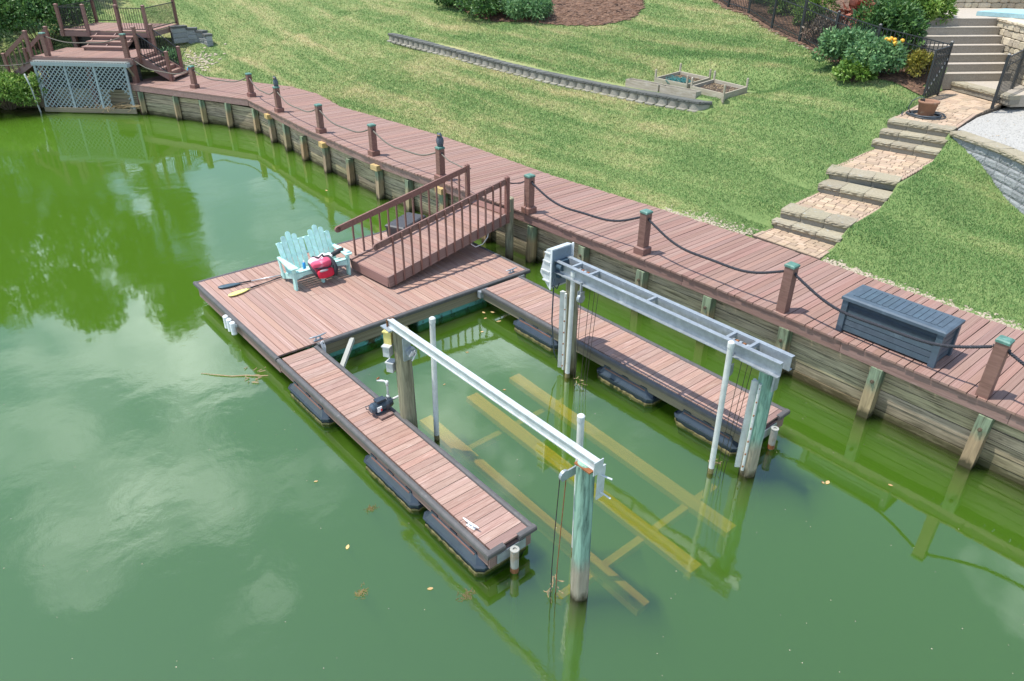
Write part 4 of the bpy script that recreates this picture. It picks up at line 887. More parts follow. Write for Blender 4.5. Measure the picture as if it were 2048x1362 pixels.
ld = thing('lower_deck', 'brown lower landing deck above the grey lattice enclosure', 'deck', tuple(D(2, 1.2, 1.3)))
a = -.25
while a < 4.3:
    stick('plank', M['deck_red'], ld, D(a + .07, .28, ZL - .02), D(a + .07, 3.0, ZL - .02), .139, .04); a += .1455
dbox('fascia_board', 'fascia_red', ld, -.28, 4.33, .22, .265, ZL - .26, ZL - .042); dbox('fascia_board', 'fascia_red', ld, -.32, -.28, .22, 3.0, ZL - .26, ZL - .042); dbox('fascia_board', 'fascia_red', ld, 4.33, 4.37, .22, 3.0, ZL - .26, ZL - .042)
for a_, b_ in ((-.15, .5), (-.15, 2.8), (2, .5), (4.2, .5), (4.2, 2.8)): dpost('support_post', ld, a_, b_, .0 if b_ < 1 else 1.0, ZL - .26, .2, 'trim_brown', False)
for k in range(7): dbox('shade_board', 'rail_black', ld, -.2, 4.3, .92, .95, .9 + k * .2, 1.09 + k * .2)  # added black boards stand in for the deep shade under the landing
for k in range(4): dbox('shade_board', 'trim_brown', ld, -.24, 4.3, 3.0, 3.03, 1.55 + k * .2, 1.742 + k * .2)  # added brown boards darken the back of the space below the landing
ud = thing('upper_deck', 'brown upper deck with black baluster railings at the top of the lawn', 'deck', tuple(D(2.6, 5.2, 2.4)))
a = .45
while a < 4.85:
    stick('plank', M['deck_red'], ud, D(a + .07, 3.68, ZU - .02), D(a + .07, 6.75, ZU - .02), .139, .04); a += .1455
dbox('fascia_board', 'fascia_red', ud, .42, 4.9, 3.60, 3.645, ZU - .27, ZU - .042); dbox('fascia_board', 'fascia_red', ud, .38, .42, 3.60, 6.78, ZU - .27, ZU - .042); dbox('fascia_board', 'fascia_red', ud, 4.9, 4.94, 3.6, 6.78, ZU - .27, ZU - .042)
UP = [(4.80, 3.62), (3.48, 3.62), (1.84, 3.62), (.48, 3.62), (.5, 6.75), (4.85, 6.75), (3.6, 6.75)]
for a_, b_ in UP: dpost('railing_post', ud, a_, b_, ZU - .27, ZU + 1.14)
for a_, b_ in ((4.4, 3.8), (1.9, 3.8), (.6, 3.9), (.6, 6.6), (4.7, 6.6)): dpost('support_post', ud, a_, b_, 1.5, ZU - .27, .18, 'trim_brown', False)
def railing(parent, p, q, z0, z1, n, hr=(.10, 1.04), mat='rail_black'):
    """black rails and pickets between two posts (a,b), z0 to z1 floor heights"""
    A = D(p[0], p[1], z0); C = D(q[0], q[1], z1)
    for h in hr: stick('rail', M[mat], parent, A + Vector((0, 0, h)), C + Vector((0, 0, h)), .04, .035)
    for k in range(1, n + 1):
        r_ = A.lerp(C, k / (n + 1)); stick('baluster', M[mat], parent, r_ + Vector((0, 0, hr[0])), r_ + Vector((0, 0, hr[1])), .02, .02)
railing(ud, UP[0], UP[1], ZU, ZU, 10); railing(ud, UP[2], UP[3], ZU, ZU, 10); railing(ud, UP[3], UP[4], ZU, ZU, 24); railing(ud, UP[0], UP[5], ZU, ZU, 22); railing(ud, UP[5], UP[6], ZU, ZU, 9)
us = thing('deck_stairs', 'short open brown stairs climbing from the lower to the upper deck', 'stairs', tuple(D(2, 2.5, ZL)))
for k in range(3):
    z = ZL + .175 * (k + 1); b0 = 2.2 + k * .44
    dbox('tread', 'deck_red', us, 1.05, 3.15, b0, b0 + .42, z - .045, z)
    dbox('riser', 'fascia_red', us, 1.1, 3.1, b0 + .06, b0 + .09, z - .17, z - .046)
for a_ in (1.15, 2.1, 3.05): stick('stringer', M['fascia_red'], us, D(a_, 2.25, ZL + .0), D(a_, 3.6, ZU - .16), .05, .16)
for k in range(6): dbox('shade_board', 'rail_black', ud, .6, 4.7, 3.95, 3.98, 1.8 + k * .17, 1.96 + k * .17)  # added black boards stand in for the shade beneath the upper deck
rs = thing('deck_stairs', 'brown stairs with black balusters descending to the boardwalk', 'stairs', tuple(D(-1, 1.7, ZW)))
for k in range(5):
    z = ZL - .18 * (k + 1); a0 = -.30 - k * .28
    dbox('tread', 'deck_red', rs, a0 - .30, a0, .98, 2.4, z - .045, z); dbox('riser', 'trim_brown', rs, a0 - .02, a0 - .05 + .0, 1.02, 2.36, z + .002, z + .134)
for b_ in (.97, 2.41): stick('stringer', M['fascia_red'], rs, D(-.2, b_, ZL - .12), D(-1.72, b_, ZW + .06), .045, .27)
nw = [dpost('newel_post', rs, -.33, .93, ZL - .3, ZL + 1.22), dpost('newel_post', rs, -1.6, .93, ZW + .0, ZW + 1.28), dpost('newel_post', rs, -.33, 2.46, ZL - .3, ZL + 1.15), dpost('newel_post', rs, -1.45, 2.46, ZW + .0, ZW + 1.28)]
railing(rs, (-.33, .93), (-1.6, .93), ZL, ZW + .18, 9, (.16, 1.0)); railing(rs, (-.33, 2.46), (-1.45, 2.46), ZL, ZW + .22, 9, (.16, 1.0))
railing(rs, (-.33, 1.0), (-.33, 1.02), ZL, ZL, 0)
ls = thing('deck_stairs', 'brown stairs with wooden handrails at far left beside the hedge', 'stairs', tuple(D(5, 1.0, ZW)))
for k in range(5):
    z = ZL - .18 * (k + 1); a0 = 4.37 + k * .28
    dbox('tread', 'deck_red', ls, a0, a0 + .30, .4, 1.75, z - .045, z); dbox('riser', 'fascia_red', ls, a0 + .01, a0 + .04, .42, 1.73, z + .002, z + .134)
for b_ in (.38, 1.77): stick('stringer', M['fascia_red'], ls, D(4.3, b_, ZL - .12), D(5.8, b_, ZW + .06), .045, .27)
for b_ in (.33, 1.82):
    dpost('newel_post', ls, 4.42, b_, ZL - .3, ZL + 1.05); dpost('newel_post', ls, 5.75, b_, ZW, ZW + 1.15)
    for h in (.95,): stick('handrail', M['trim_brown'], ls, D(4.42, b_, ZL + h), D(5.75, b_, ZW + h + .08), .05, .16)
    for k in range(4): r_ = D(4.42, b_, ZL).lerp(D(5.75, b_, ZW + .08), (k + 1) / 5); stick('baluster', M['trim_brown'], ls, r_ - Vector((0, 0, .05)), r_ + Vector((0, 0, .98)), .045, .045)
rope_post(*D(-.02, .45, ZL), 1.02, 'brown rope post at the right front corner of the lower deck', False, .8)
rope_post(*D(3.72, .45, ZL), 1.0, 'brown rope post at the left front corner of the lower deck', False, .8)
p0, p1 = D(3.6, .45, ZL + .84), D(.12, .45, ZL + .86); rope(p0, p1, .28, 'pale rope across the front of the lower deck', False, .024)
p0 = D(-.14, .45, ZL + .1); rope(p0 + Vector((0, 0, -.1)), (-22.97, 6.7, 2.08), .38, 'pale rope dropping from lower deck to the boardwalk stairs post', False, .024)
rope(D(3.85, .42, ZL - .05), D(8.5, .0, ZW + .8), .3, 'pale rope running off past the hedge at far left', False, .024)
# lattice enclosure under the landing, standing over the water
le = thing('lattice_enclosure', 'weathered blue-grey lattice enclosure standing over the water under the deck', 'lattice', tuple(D(2, .3, 0)))
ZB, ZT = .18, 2.08; AP = [(-.05), 1.42, 2.78, 4.18]
for a_ in AP: dbox('upright', 'blue_grey_wood', le, a_ - .05, a_ + .05, -.06, .0, ZB - .1, ZT + .06)
dbox('top_rail', 'blue_grey_wood', le, -.2, 4.28, -.10, -.065, ZT, ZT + .15); dbox('bottom_rail', 'weathered', le, -.15, 4.25, -.12, -.065, ZB - .14, ZB + .06)
dbox('side_rail', 'blue_grey_wood', le, -.2, -.14, -.1, .9, ZT - .02, ZT + .15)
for a_ in (-.16,): dbox('side_post', 'trim_brown', le, a_ - .1, a_ + .1, .35, .55, -1.5, ZT)
stick('knee_brace', M['weathered'], le, D(-.16, .42, ZT - .5), D(-.16, .0, ZT - .02), .07, .07)
hole = (.55, .62, .48)     # centre a, z and radius of the broken opening in the right panel
rr = random.Random(3)
for i in range(3):
    a0, a1 = AP[i] + .05, AP[i + 1] - .05; w = a1 - a0; h = ZT - ZB
    for s in (1, -1):
        c = -h
        while c < w:
            # line a = a0 + c + t , z = ZB + t   (s = 1)  or mirrored
            t0, t1 = max(0, -c), min(h, w - c)
            if t1 - t0 > .06:
                segs_ = [(t0, t1)]
                if i == 0:
                    g = [(tt, math.hypot((a0 + c + tt if s > 0 else a1 - c - tt) - hole[0], (ZB + tt - hole[1]) * .9) < hole[2]) for tt in np.linspace(t0, t1, 40)]
                    ins = [tt for tt, k in g if k]
                    if ins: segs_ = [q for q in ((t0, min(ins) + rr.uniform(-.05, .05)), (max(ins) + rr.uniform(-.05, .05), t1)) if q[1] - q[0] > .08]
                for u0, u1 in segs_:
                    f0 = (a0 + c + u0, ZB + u0); f1 = (a0 + c + u1, ZB + u1)
                    if s < 0: f0 = (a0 + a1 - f0[0], f0[1]); f1 = (a0 + a1 - f1[0], f1[1])
                    stick('lattice_slat', M['blue_grey_wood'], le, D(f0[0], -.035 + .008 * s, f0[1]), D(f1[0], -.035 + .008 * s, f1[1]), .008, .04, up=tuple(E1 * .7 - Vector((0, 0, .7 * s))))
            c += .205
for k in range(34):
    a_ = -.12 + k * .128
    dbox('shelf_slat', 'grey_wood', le, a_, a_ + .05, -.08, .26, ZT + .152, ZT + .172)
for k in range(3): dbox('shelf_slat', 'grey_wood', le, -.14, 4.24, -.05 + k * .11, .0 + k * .11, ZT + .173, ZT + .19)
b = B(); rr = random.Random(9)
for k in range(70):
    p = D(rr.gauss(1.1, .55), rr.uniform(-.1, .25), rr.uniform(.22, .36)); d = Vector((rr.uniform(-1, 1), rr.uniform(-1, 1), rr.uniform(-.25, .3))).normalized() * rr.uniform(.15, .5); b.tube([p, p + d * .5 + Vector((0, 0, rr.uniform(-.03, .03))), p + d], .008, 4)
for k in range(14):
    p = D(-.45 + rr.uniform(0, .2), rr.uniform(-.1, .3), .25 + k * .012); b.tube([p, p + E1 * rr.uniform(.5, .9) + Vector((0, 0, rr.uniform(-.05, .05)))], .012, 4)
o = obj('driftwood', b, M['dead_twig']); tag(o, 'heap of dry twigs and reeds caught at the lattice opening', 'driftwood', kind='stuff')
b = B(); c = D(4.55, -.2, 0); b.tube([c + Vector((.15, -.1, 1.75)), c + Vector((.05, 0, 1.2)), c + Vector((0, .05, .5)), c + Vector((-.05, .15, -.4))], .036, 10); tag(obj('drain_pipe', b, M['pvc'], smooth=True), 'white pipe running into the water left of the lattice', 'pipe')
# stone retaining edge behind the upper deck
rw = thing('stone_edging', 'short grey stone retaining wall beside the upper deck', 'wall', tuple(D(0, 6.2, 2.6)))
SP = [D(.35, 5.6, 0), D(-.2, 6.2, 0), D(-.7, 6.35, 0), D(-1.2, 6.15, 0), D(-1.55, 5.75, 0)]
for i in range(4):
    p, q = SP[i], SP[i + 1]; n = 1
    for k, z in enumerate((2.42, 2.66, 2.9)):
        m_ = (p + q) / 2; d = q - p; piece('block', M['block_grey'], rw, (m_.x, m_.y, z - .12 * i), (d.length * .98, .3, .23), frame(d), 'rough%d' % ((i + k) % 4))
    piece('cap', M['garden_cap'], rw, ((p.x + q.x) / 2, (p.y + q.y) / 2, 3.07 - .12 * i), ((q - p).length * .99, .4, .09), frame(q - p), 'box')
b = B(); p = D(-1.55, 2.95, ZW); b.ball(p + Vector((0, 0, .15)), (.16, .13, .15), 12, 8); b.tube([p + Vector((.1, 0, .2)), p + Vector((.2, .02, .3))], .03, 8); tag(obj('watering_can', b, M['blue_plastic'], smooth=True), 'dark blue watering can beside the stairs foot', 'watering can')
# ---------------------------------------------------------------- storage chest on the boardwalk
t = thing('deck_chest', 'long slate-blue storage chest with slatted lid on the boardwalk', 'storage chest', (7.93, 8.47, ZW)); CL, CW = 1.80, .74
b = B(); b.box((0, 0, .32), (CL - .1, CW - .1, .58)); obj('inner_wall', b, M['deckbox_dark'], t, local=True)
for k in range(5):
    z = .09 + k * .118
    for s in (-1, 1):
        b = B(); b.box((0, s * (CW / 2 - .045), z), (CL - .12, .03, .104)); obj('side_board', b, M['deckbox_dark'] if k == 4 and s < 0 else M['deckbox'], t, local=True)
        b = B(); b.box((s * (CL / 2 - .045), 0, z), (.03, CW - .12, .104)); obj('end_board', b, M['deckbox'], t, local=True)
for sx in (-1, 1):
    for sy in (-1, 1):
        b = B(); b.box((sx * (CL / 2 - .05), sy * (CW / 2 - .04), .325), (.11, .09, .65)); obj('corner_post', b, M['deckbox'], t, local=True)
b = B(); b.box((0, 0, .675), (CL + .06, CW + .06, .055)); b.frus((0, 0, .7), (CL + .06, CW + .06), (CL - .02, CW - .02), .02); ldc = obj('lid', b, M['deckbox'], t, local=True)
for k in range(15):
    b = B(); b.box((-CL / 2 + .15 + k * (CL - .3) / 14, .02, .722), (.092, CW - .22, .016)); obj('lid_slat', b, M['deckbox'], ldc, local=True)
b = B(); b.box((0, -CW / 2 + .028, .50), (CL - .24, .01, .07)); obj('handle_recess', b, M['deckbox_dark'], t, local=True)

# ---------------------------------------------------------------- paver path with three flights of block steps
def V3(p): return Vector(p)
def pave(parent, q, rows, wmin=.17, wmax=.36, edge=True, z_th=.07, jointmat='joint_sand'):
    """pavers filling the quad q = near-left, near-right, far-right, far-left"""
    q = [V3(p) for p in q]
    def S(u, v): return (q[0].lerp(q[1], u)).lerp(q[3].lerp(q[2], u), v)
    b = B(); b.add([p - Vector((0, 0, .022)) for p in q] + [p - Vector((0, 0, .2)) for p in q], [(0, 1, 2, 3), (7, 6, 5, 4), (0, 4, 5, 1), (1, 5, 6, 2), (2, 6, 7, 3), (3, 7, 4, 0)]); obj('joint_bed', b, M[jointmat], parent)
    n = rows; W = (q[1] - q[0]).length
    cuts = np.cumsum([0] + [random.choice((.8, 1, 1.25)) for _ in range(n)]); cuts = cuts / cuts[-1]
    for i in range(n):
        v0, v1 = cuts[i], cuts[i + 1]; us = [0.0]
        if edge: us.append(.11 / W)
        end = 1 - (.11 / W if edge else 0)
        while us[-1] < end - .12 / W:
            us.append(min(end, us[-1] + random.uniform(wmin, wmax) / W))
        if end - us[-1] < .1 / W: us[-1] = end
        else: us.append(end)
        if edge: us.append(1.0)
        for k in range(len(us) - 1):
            u0, u1 = us[k], us[k + 1]
            if u1 - u0 < .03 / W: continue
            c = S((u0 + u1) / 2, (v0 + v1) / 2); xd = S(u1, (v0 + v1) / 2) - S(u0, (v0 + v1) / 2); yd = S((u0 + u1) / 2, v1) - S((u0 + u1) / 2, v0)
            x_ = xd.normalized(); z_ = x_.cross(yd).normalized(); y_ = z_.cross(x_)
            e = edge and k in (0, len(us) - 2)
            piece('paver', M['edge_paver'] if e else M['paver'], parent, c - z_ * (z_th / 2 + random.uniform(0, .004)), (xd.length - .012, yd.dot(y_) - .012, z_th), Matrix((x_, y_, z_)).transposed(), 'paver')
pp_ = tag(bpy.data.objects.new('paver_path', None), kind='structure'); COL.objects.link(pp_); pp_.location = (4, 14, 1.4)
pave(pp_, [(3.26, 11.02, 1.335), (5.08, 10.98, 1.335), (5.0, 11.98, 1.33), (3.24, 11.85, 1.33)], 6)
pave(pp_, [(3.31, 12.42, 1.765), (4.98, 12.72, 1.765), (4.97, 14.08, 1.845), (3.27, 13.84, 1.845)], 9)
pave(pp_, [(3.08, 14.72, 2.285), (4.78, 15.2, 2.285), (4.73, 17.28, 2.40), (2.98, 17.04, 2.40)], 13)
def flight(label, steps):
    t = thing('stone_steps', label, 'steps', (*steps[0][0], steps[0][2] - .24), 0, 'flights of block steps on the path')
    for i, (l, r_, z) in enumerate(steps):
        l = Vector((*l, 0)); r_ = Vector((*r_, 0)); e = (r_ - l).normalized(); n = Vector((-e.y, e.x, 0)); W = (r_ - l).length; R = frame(e); cut = [0, .31 + random.uniform(-.03, .03), .65 + random.uniform(-.03, .03), 1]
        for k in range(3):
            c = l + e * (W * (cut[k] + cut[k + 1]) / 2) + n * .32; w = W * (cut[k + 1] - cut[k]) - .010
            piece('step_cap', M['cap_tan'], t, (c.x, c.y, z - .06), (w, .64, .12), R, 'rough%d' % ((i + k) % 4))
            c = c + n * .02; piece('riser_block', M['block_tan'], t, (c.x, c.y, z - .19), (w, .62, .135), R, 'box')
    return t
flight('lower flight of two block steps beside the boardwalk', [((3.25, 11.81), (5.02, 11.94), 1.54), ((3.30, 12.06), (5.0, 12.34), 1.775)])
flight('middle flight of two block steps between the paver landings', [((3.26, 13.79), (4.99, 14.04), 2.07), ((3.12, 14.36), (4.84, 14.85), 2.295)])
flight('upper flight of three block steps below the terracotta pot', [((2.97, 17.0), (4.74, 17.25), 2.63), ((2.96, 17.38), (4.73, 17.65), 2.86), ((2.94, 17.76), (4.66, 18.0), 3.09)])
pt = tag(bpy.data.objects.new('patio', None), kind='structure'); COL.objects.link(pt); pt.location = (3.5, 20, 3)
pave(pt, [(2.93, 18.13, 3.09), (4.62, 18.4, 3.09), (4.42, 20.2, 3.17), (2.72, 20.2, 3.17)], 10, .18, .34, True)
pave(pt, [(2.72, 20.22, 3.17), (4.42, 20.22, 3.17), (4.44, 22.0, 3.27), (2.25, 23.05, 3.29)], 10, .18, .36, False)

# ---------------------------------------------------------------- curved block retaining wall, white gravel bed
rwt = thing('retaining_wall', 'curved grey split-face block retaining wall holding the white gravel terrace', 'wall', (6, 17, 2))
def along(P, step):
    P = [Vector((*p, 0)) for p in P]; out = []; d = 0; L = [(P[i + 1] - P[i]).length for i in range(len(P) - 1)]; tot = sum(L); n = int(tot / step)
    def at(s):
        for i, l in enumerate(L):
            if s <= l or i == len(L) - 1: return P[i].lerp(P[i + 1], min(1, s / l))
            s -= l
    return [(at(i * step), at((i + 1) * step)) for i in range(n)]
WL_ = RWALL[:6]
for row in range(5):
    z = 3.09 - .12 - .105 - row * .21; off = .0 + row * .012
    for i, (p, q) in enumerate(along(WL_ if row % 2 else [(4.69, 17.83)] + [(4.95, 17.68)] + WL_[1:], .46)):
        d = (q - p); n = Vector((-d.y, d.x, 0)).normalized(); c = (p + q) / 2 + n * (.19 - off)
        piece('block', M['block_grey'], rwt, (c.x, c.y, z), (d.length - .008, .34, .198), frame(d), 'rough%d' % ((i * 3 + row) % 4))
for i, (p, q) in enumerate(along(WL_, .6)):
    d = q - p; n = Vector((-d.y, d.x, 0)).normalized(); c = (p + q) / 2 + n * .17
    piece('cap_stone', M['cap_tan'], rwt, (c.x, c.y, 3.03), (d.length - .006, .42, .12), frame(d), 'rough%d' % (i % 4))
GB = [(4.70, 18.2), (5.4, 17.9), (6.3, 17.4), (7.2, 16.7), (9.0, 14.95), (12.2, 13.3), (30, 13.1), (30, 23.5), (4.5, 23.5), (4.46, 20.2)]
b = B(); b.prism(GB, 2.7, 3.085); tag(obj('gravel_bed', b, M['white_gravel']), kind='structure')
def pebbles(pts, smin, smax, mat, name, label=None, cat=None, sq=.6):
    """many small low stones as one mesh"""
    base = np.array([(1, 0, 0), (0, 1, 0), (-1, 0, 0), (0, -1, 0), (.6, .6, .5), (-.6, .6, .55), (-.6, -.6, .5), (.6, -.6, .6), (0, 0, .8)], float); fc = np.array([(0, 1, 4), (1, 5, 4), (1, 2, 5), (2, 6, 5), (2, 3, 6), (3, 7, 6), (3, 0, 7), (0, 4, 7), (4, 5, 8), (5, 6, 8), (6, 7, 8), (7, 4, 8)])
    n = len(pts); pts = np.asarray(pts, float); sc = RNG.uniform(smin, smax, n); an = RNG.uniform(0, 6.28, n); asp = RNG.uniform(.6, 1.0, n)
    v = base[None] * RNG.uniform(.75, 1.15, (n, 9, 1)); x = v[..., 0] * sc[:, None]; y = v[..., 1] * (sc * asp)[:, None]; z = v[..., 2] * (sc * sq)[:, None]
    X = x * np.cos(an)[:, None] - y * np.sin(an)[:, None] + pts[:, 0:1]; Y = x * np.sin(an)[:, None] + y * np.cos(an)[:, None] + pts[:, 1:2]; Z = z + pts[:, 2:3]
    o = npmesh(name, np.stack([X, Y, Z], -1).reshape(-1, 3), (fc[None] + 9 * np.arange(n)[:, None, None]).reshape(-1, 3), mat); tag(o, label, cat, kind='stuff'); return o
xs_ = RNG.uniform(4.4, 9.5, 9000); ys_ = RNG.uniform(15, 23.4, 9000); k = inpoly(GB, xs_, ys_)
pebbles(np.stack([xs_[k], ys_[k], np.full(k.sum(), 3.083)], -1), .012, .03, M['white_gravel'], 'white_pebbles', 'loose white pebbles covering the terrace above the block wall', 'gravel')
k2 = np.where(k)[0][:60]
pebbles(np.stack([xs_[k2], ys_[k2], np.full(len(k2), 3.10)], -1), .012, .03, M['dry_leaf'], 'leaf_litter', 'brown leaf scraps scattered over the white gravel', 'leaf litter', .3)
# river stones along the boardwalk edge
pts = []
for _ in range(2200):
    x = random.uniform(.6, 12.5); d = abs(random.gauss(.1, .1)) if not 1.2 < x < 3.2 else abs(random.gauss(.16, .2))
    if 3.2 < x < 5.15 or d > .55: continue
    y = float(pl(BACK, x)) + d; pts.append((x, y, max(gz(x, y), 1.25) - .005))
pebbles(pts, .018, .05, M['gravel_stone'], 'edging_stones', 'pale river stones along the boardwalk edge by the path', 'stones')

# ---------------------------------------------------------------- terracotta pot, hose
t = thing('flower_pot', 'terracotta pot with a garden hose coiled round its base', 'pot', (3.45, 19.0, 3.115))
b = B(); pr_ = [(.19, 0), (.21, .02), (.265, .36), (.29, .37), (.295, .43), (.27, .435), (.255, .38), (.20, .30)]; b.lathe((0, 0, 0), pr_, 24); obj('pot', b, M['terracotta'], t, smooth=True, local=True)
b = B(); b.lathe((0, 0, .29), [(.22, 0), (.225, .03)], 20); obj('soil', b, M['soil'], t, local=True)
b = B(); b.box((-.15, -.1, .44), (.12, .05, .05), .6); obj('trowel_handle', b, M['shaft_black'], t, local=True)
b = B()
for L in range(7):
    pts = []; r0 = .31 + .028 * L
    for i in range(41):
        an = i / 40 * 2 * math.pi; rr_ = r0 + .035 * math.sin(an * 2 + L * 1.3) + .02 * math.sin(an * 3 + L); pts.append((3.45 + rr_ * math.cos(an) * 1.05, 19.0 + rr_ * math.sin(an), 3.135 + .018 * (L % 3) + .012 * math.sin(an * 2 + L)))
    b.tube(pts, .0155, 6)
b.tube([(3.12, 18.8, 3.16), (3.02, 18.75, 3.3), (3.05, 18.82, 3.5), (3.2, 18.9, 3.62), (3.3, 18.95, 3.6), (3.36, 18.98, 3.45)], .0155, 6);
b.tube([(3.0, 18.5, 3.13), (2.9, 18.7, 3.13), (2.85, 18.9, 3.16)], .0155, 6)
tag(obj('garden_hose', b, M['hose'], smooth=True), 'dark garden hose coiled around the terracotta pot', 'hose')

# ---------------------------------------------------------------- kerb, concrete stairs, stone wall, upper terrace
kb = thing('patio_kerb', 'tan block step edging the landing below the concrete stairs', 'kerb', (3.4, 22.1, 3.3))
l, r_ = Vector((2.2, 22.85, 0)), Vector((4.72, 21.6, 0)); e = (r_ - l).normalized(); n = Vector((-e.y, e.x, 0))
for k in range(5):
    c = l + e * ((k + .5) * .56) + n * .2; piece('kerb_cap', M['cap_tan'], kb, (c.x, c.y, 3.49), (.552, .4, .12), frame(e), 'rough%d' % (k % 4)); piece('kerb_block', M['block_tan'], kb, (c.x + n.x * .02, c.y + n.y * .02, 3.36), (.555, .38, .14), frame(e))
cs = thing('concrete_stairs', 'broad tan concrete stairs of seven steps rising to the upper terrace', 'stairs', (3.1, 23.4, 3.3))
e = Vector((.56, .83, 0)).normalized(); n = Vector((-e.y, e.x, 0))
b = B(); b.prism([(2.5, 22.92), (4.72, 21.85), (5.4, 23.0), (3.6, 24.6)], 3.2, 3.545); obj('landing', b, M['tread_top'], cs)
for k in range(7):
    R_ = Vector((3.74 - .232 * k, 24.35 + .242 * k, 0)); L_ = R_ - e * (2.45 + .1 * k); z = 3.55 + .24 * (k + 1); c = (R_ + L_) / 2 + n * .6
    b = B(); b.box((c.x, c.y, (z - .02 + 3.3) / 2), ((R_ - L_).length, 1.2, z - .02 - 3.3), math.atan2(e.y, e.x)); o = obj('step', b, M['concrete'], cs)
    c = (R_ + L_) / 2 + n * .595; b = B(); b.box((c.x, c.y, z - .01), ((R_ - L_).length + .004, 1.22, .02), math.atan2(e.y, e.x)); obj('tread', b, M['tread_top'], o)
ut = [(.7, 24.25), (2.2, 25.95), (2.45, 26.2), (5.8, 22.8), (14, 24), (14, 40), (-4, 40), (-1.2, 26.6)]
b = B(); b.prism(ut, 4.4, 5.225); tag(obj('upper_terrace', b, M['tread_top']), kind='structure')
sw = thing('stone_wall', 'rough pale limestone wall right of the concrete stairs', 'wall', (3.6, 24.6, 3.3))
a_, c_ = Vector((2.34, 25.86, 0)), Vector((5.4, 22.66, 0)); d = (c_ - a_).normalized(); nn = Vector((d.y, -d.x, 0))
if nn.y > 0: nn = -nn
b = B(); b.beam(a_ + Vector((0, 0, 4.2)) + e * .22, c_ + Vector((0, 0, 4.2)) + e * .22, .3, 1.95); obj('core', b, M['mortar'], sw)
z = 3.36
while z < 5.08:
    h = random.uniform(.14, .26); s_ = 0.05
    while s_ < 4.35:
        w = random.uniform(.22, .55); p = a_ + d * (s_ + w / 2) + e * .06
        piece('stone', M['limestone'], sw, (p.x, p.y, z + h / 2), (w * .95, random.uniform(.13, .2), h * .93), frame(d), 'stone%d' % random.randint(0, 5)); s_ += w
    z += h
for k in range(6):
    p = a_ + d * (.37 + k * .72) + e * .2; piece('coping', M['limestone'], sw, (p.x, p.y, 5.20), (.71, .5, .09), frame(d), 'rough%d' % (k % 4))
rb = thing('rubble_wall', 'low rubble stone wall along the back of the upper terrace', 'wall', (0, 28, 5.2)); a_ = Vector((-1.6, 26.8, 0)); d = Vector((.65, .76, 0)).normalized()
for row in range(4):
    s_ = 0
    while s_ < 6:
        w = random.uniform(.2, .5); p = a_ + d * (s_ + w / 2); piece('stone', M['limestone'], rb, (p.x, p.y, 5.32 + row * .19), (w * .96, .32, .19), frame(d), 'stone%d' % random.randint(0, 5)); s_ += w
t = thing('spa_cover', 'pale blue-green folded spa cover slab on the upper terrace', 'spa cover', (2.9, 27, 5.23))
b = B(); b.prism([(1.55, 26.0), (2.55, 26.3), (3.3, 26.3), (4.6, 25.4), (5.5, 27), (3.0, 28.4), (1.75, 28.0)], 5.235, 5.36); obj('slab', b, M['spa_cover'], t)
b = B(); b.prism([(1.56, 26.02), (2.55, 26.32), (3.3, 26.32), (4.58, 25.43), (5.48, 27), (3.0, 28.38), (1.77, 27.98)], 5.362, 5.372); obj('top_skin', b, M['spa_cover'], t)
t = thing('patio_grill', 'dark covered appliance cut by the top right corner of the picture', 'grill', (2.6, 28.9, 5.23))
b = B(); b.box((2.9, 28.9, 5.75), (1.3, .8, 1.0), .86); obj('body', b, M['black_plastic'], t)
for k in range(3): b = B(); b.box((2.35 + .22 * k, 28.25 + .26 * k, 5.72), (.06, .05, .8), .86); obj('slat', b, M['pump_blue'], t)

# ---------------------------------------------------------------- black metal fence and gate
def fence_run(t, posts, zf, h, pick=.118, rails=(.14, .82, 1.0), postw=.075):
    for i, (x, y) in enumerate(posts):
        z = zf(x, y); b = B(); b.box((x, y, z + (h + .08) / 2), (postw, postw, h + .08)); b.frus((x, y, z + h + .08), (postw + .015, postw + .015), (.03, .03), .04); obj('fence_post', b, M['fence_black'], t)
    for (x0, y0_), (x1, y1_) in zip(posts[:-1], posts[1:]):
        A = Vector((x0, y0_, zf(x0, y0_))); C = Vector((x1, y1_, zf(x1, y1_))); L = (C - A).length; n_ = int(L / pick)
        for r_ in rails: stick('rail', M['fence_black'], t, A + Vector((0, 0, h * r_)), C + Vector((0, 0, h * r_)), .035, .03)
        for k in range(1, n_):
            p = A.lerp(C, k / n_); stick('picket', M['fence_black'], t, p + Vector((0, 0, .06)), p + Vector((0, 0, h)), .02, .02)
ft = thing('metal_fence', 'black metal picket fence along the flower bed above the lawn', 'fence', (-1.42, 22.05, 3.8))
FP = [(-13.2, 29.6), (-11.2, 28.4), (-9.5, 27.2), (-8.0, 26.65), (-5.65, 24.88), (-3.53, 23.5), (-1.42, 22.05), (.62, 20.95), (2.62, 21.7)]
fence_run(ft, FP, lambda x, y: gz(x, y) if x < 2 else 3.3, 1.45)
gt = thing('garden_gate', 'black metal gate standing open beside the terracotta pot', 'gate', (2.61, 20.86, 3.25))
g0, g1 = Vector((2.66, 21.62, 3.24)), Vector((2.60, 20.72, 3.18))
for q in (g0, g1): stick('stile', M['fence_black'], gt, q, q + Vector((0, 0, 1.5)), .05, .05)
for h in (.1, 1.25, 1.48): stick('rail', M['fence_black'], gt, g0 + Vector((0, 0, h)), g1 + Vector((0, 0, h)), .04, .045)
for k in range(1, 9):
    p = g0.lerp(g1, k / 9); stick('picket', M['fence_black'], gt, p + Vector((0, 0, .1)), p + Vector((0, 0, 1.48)), .03, .03)
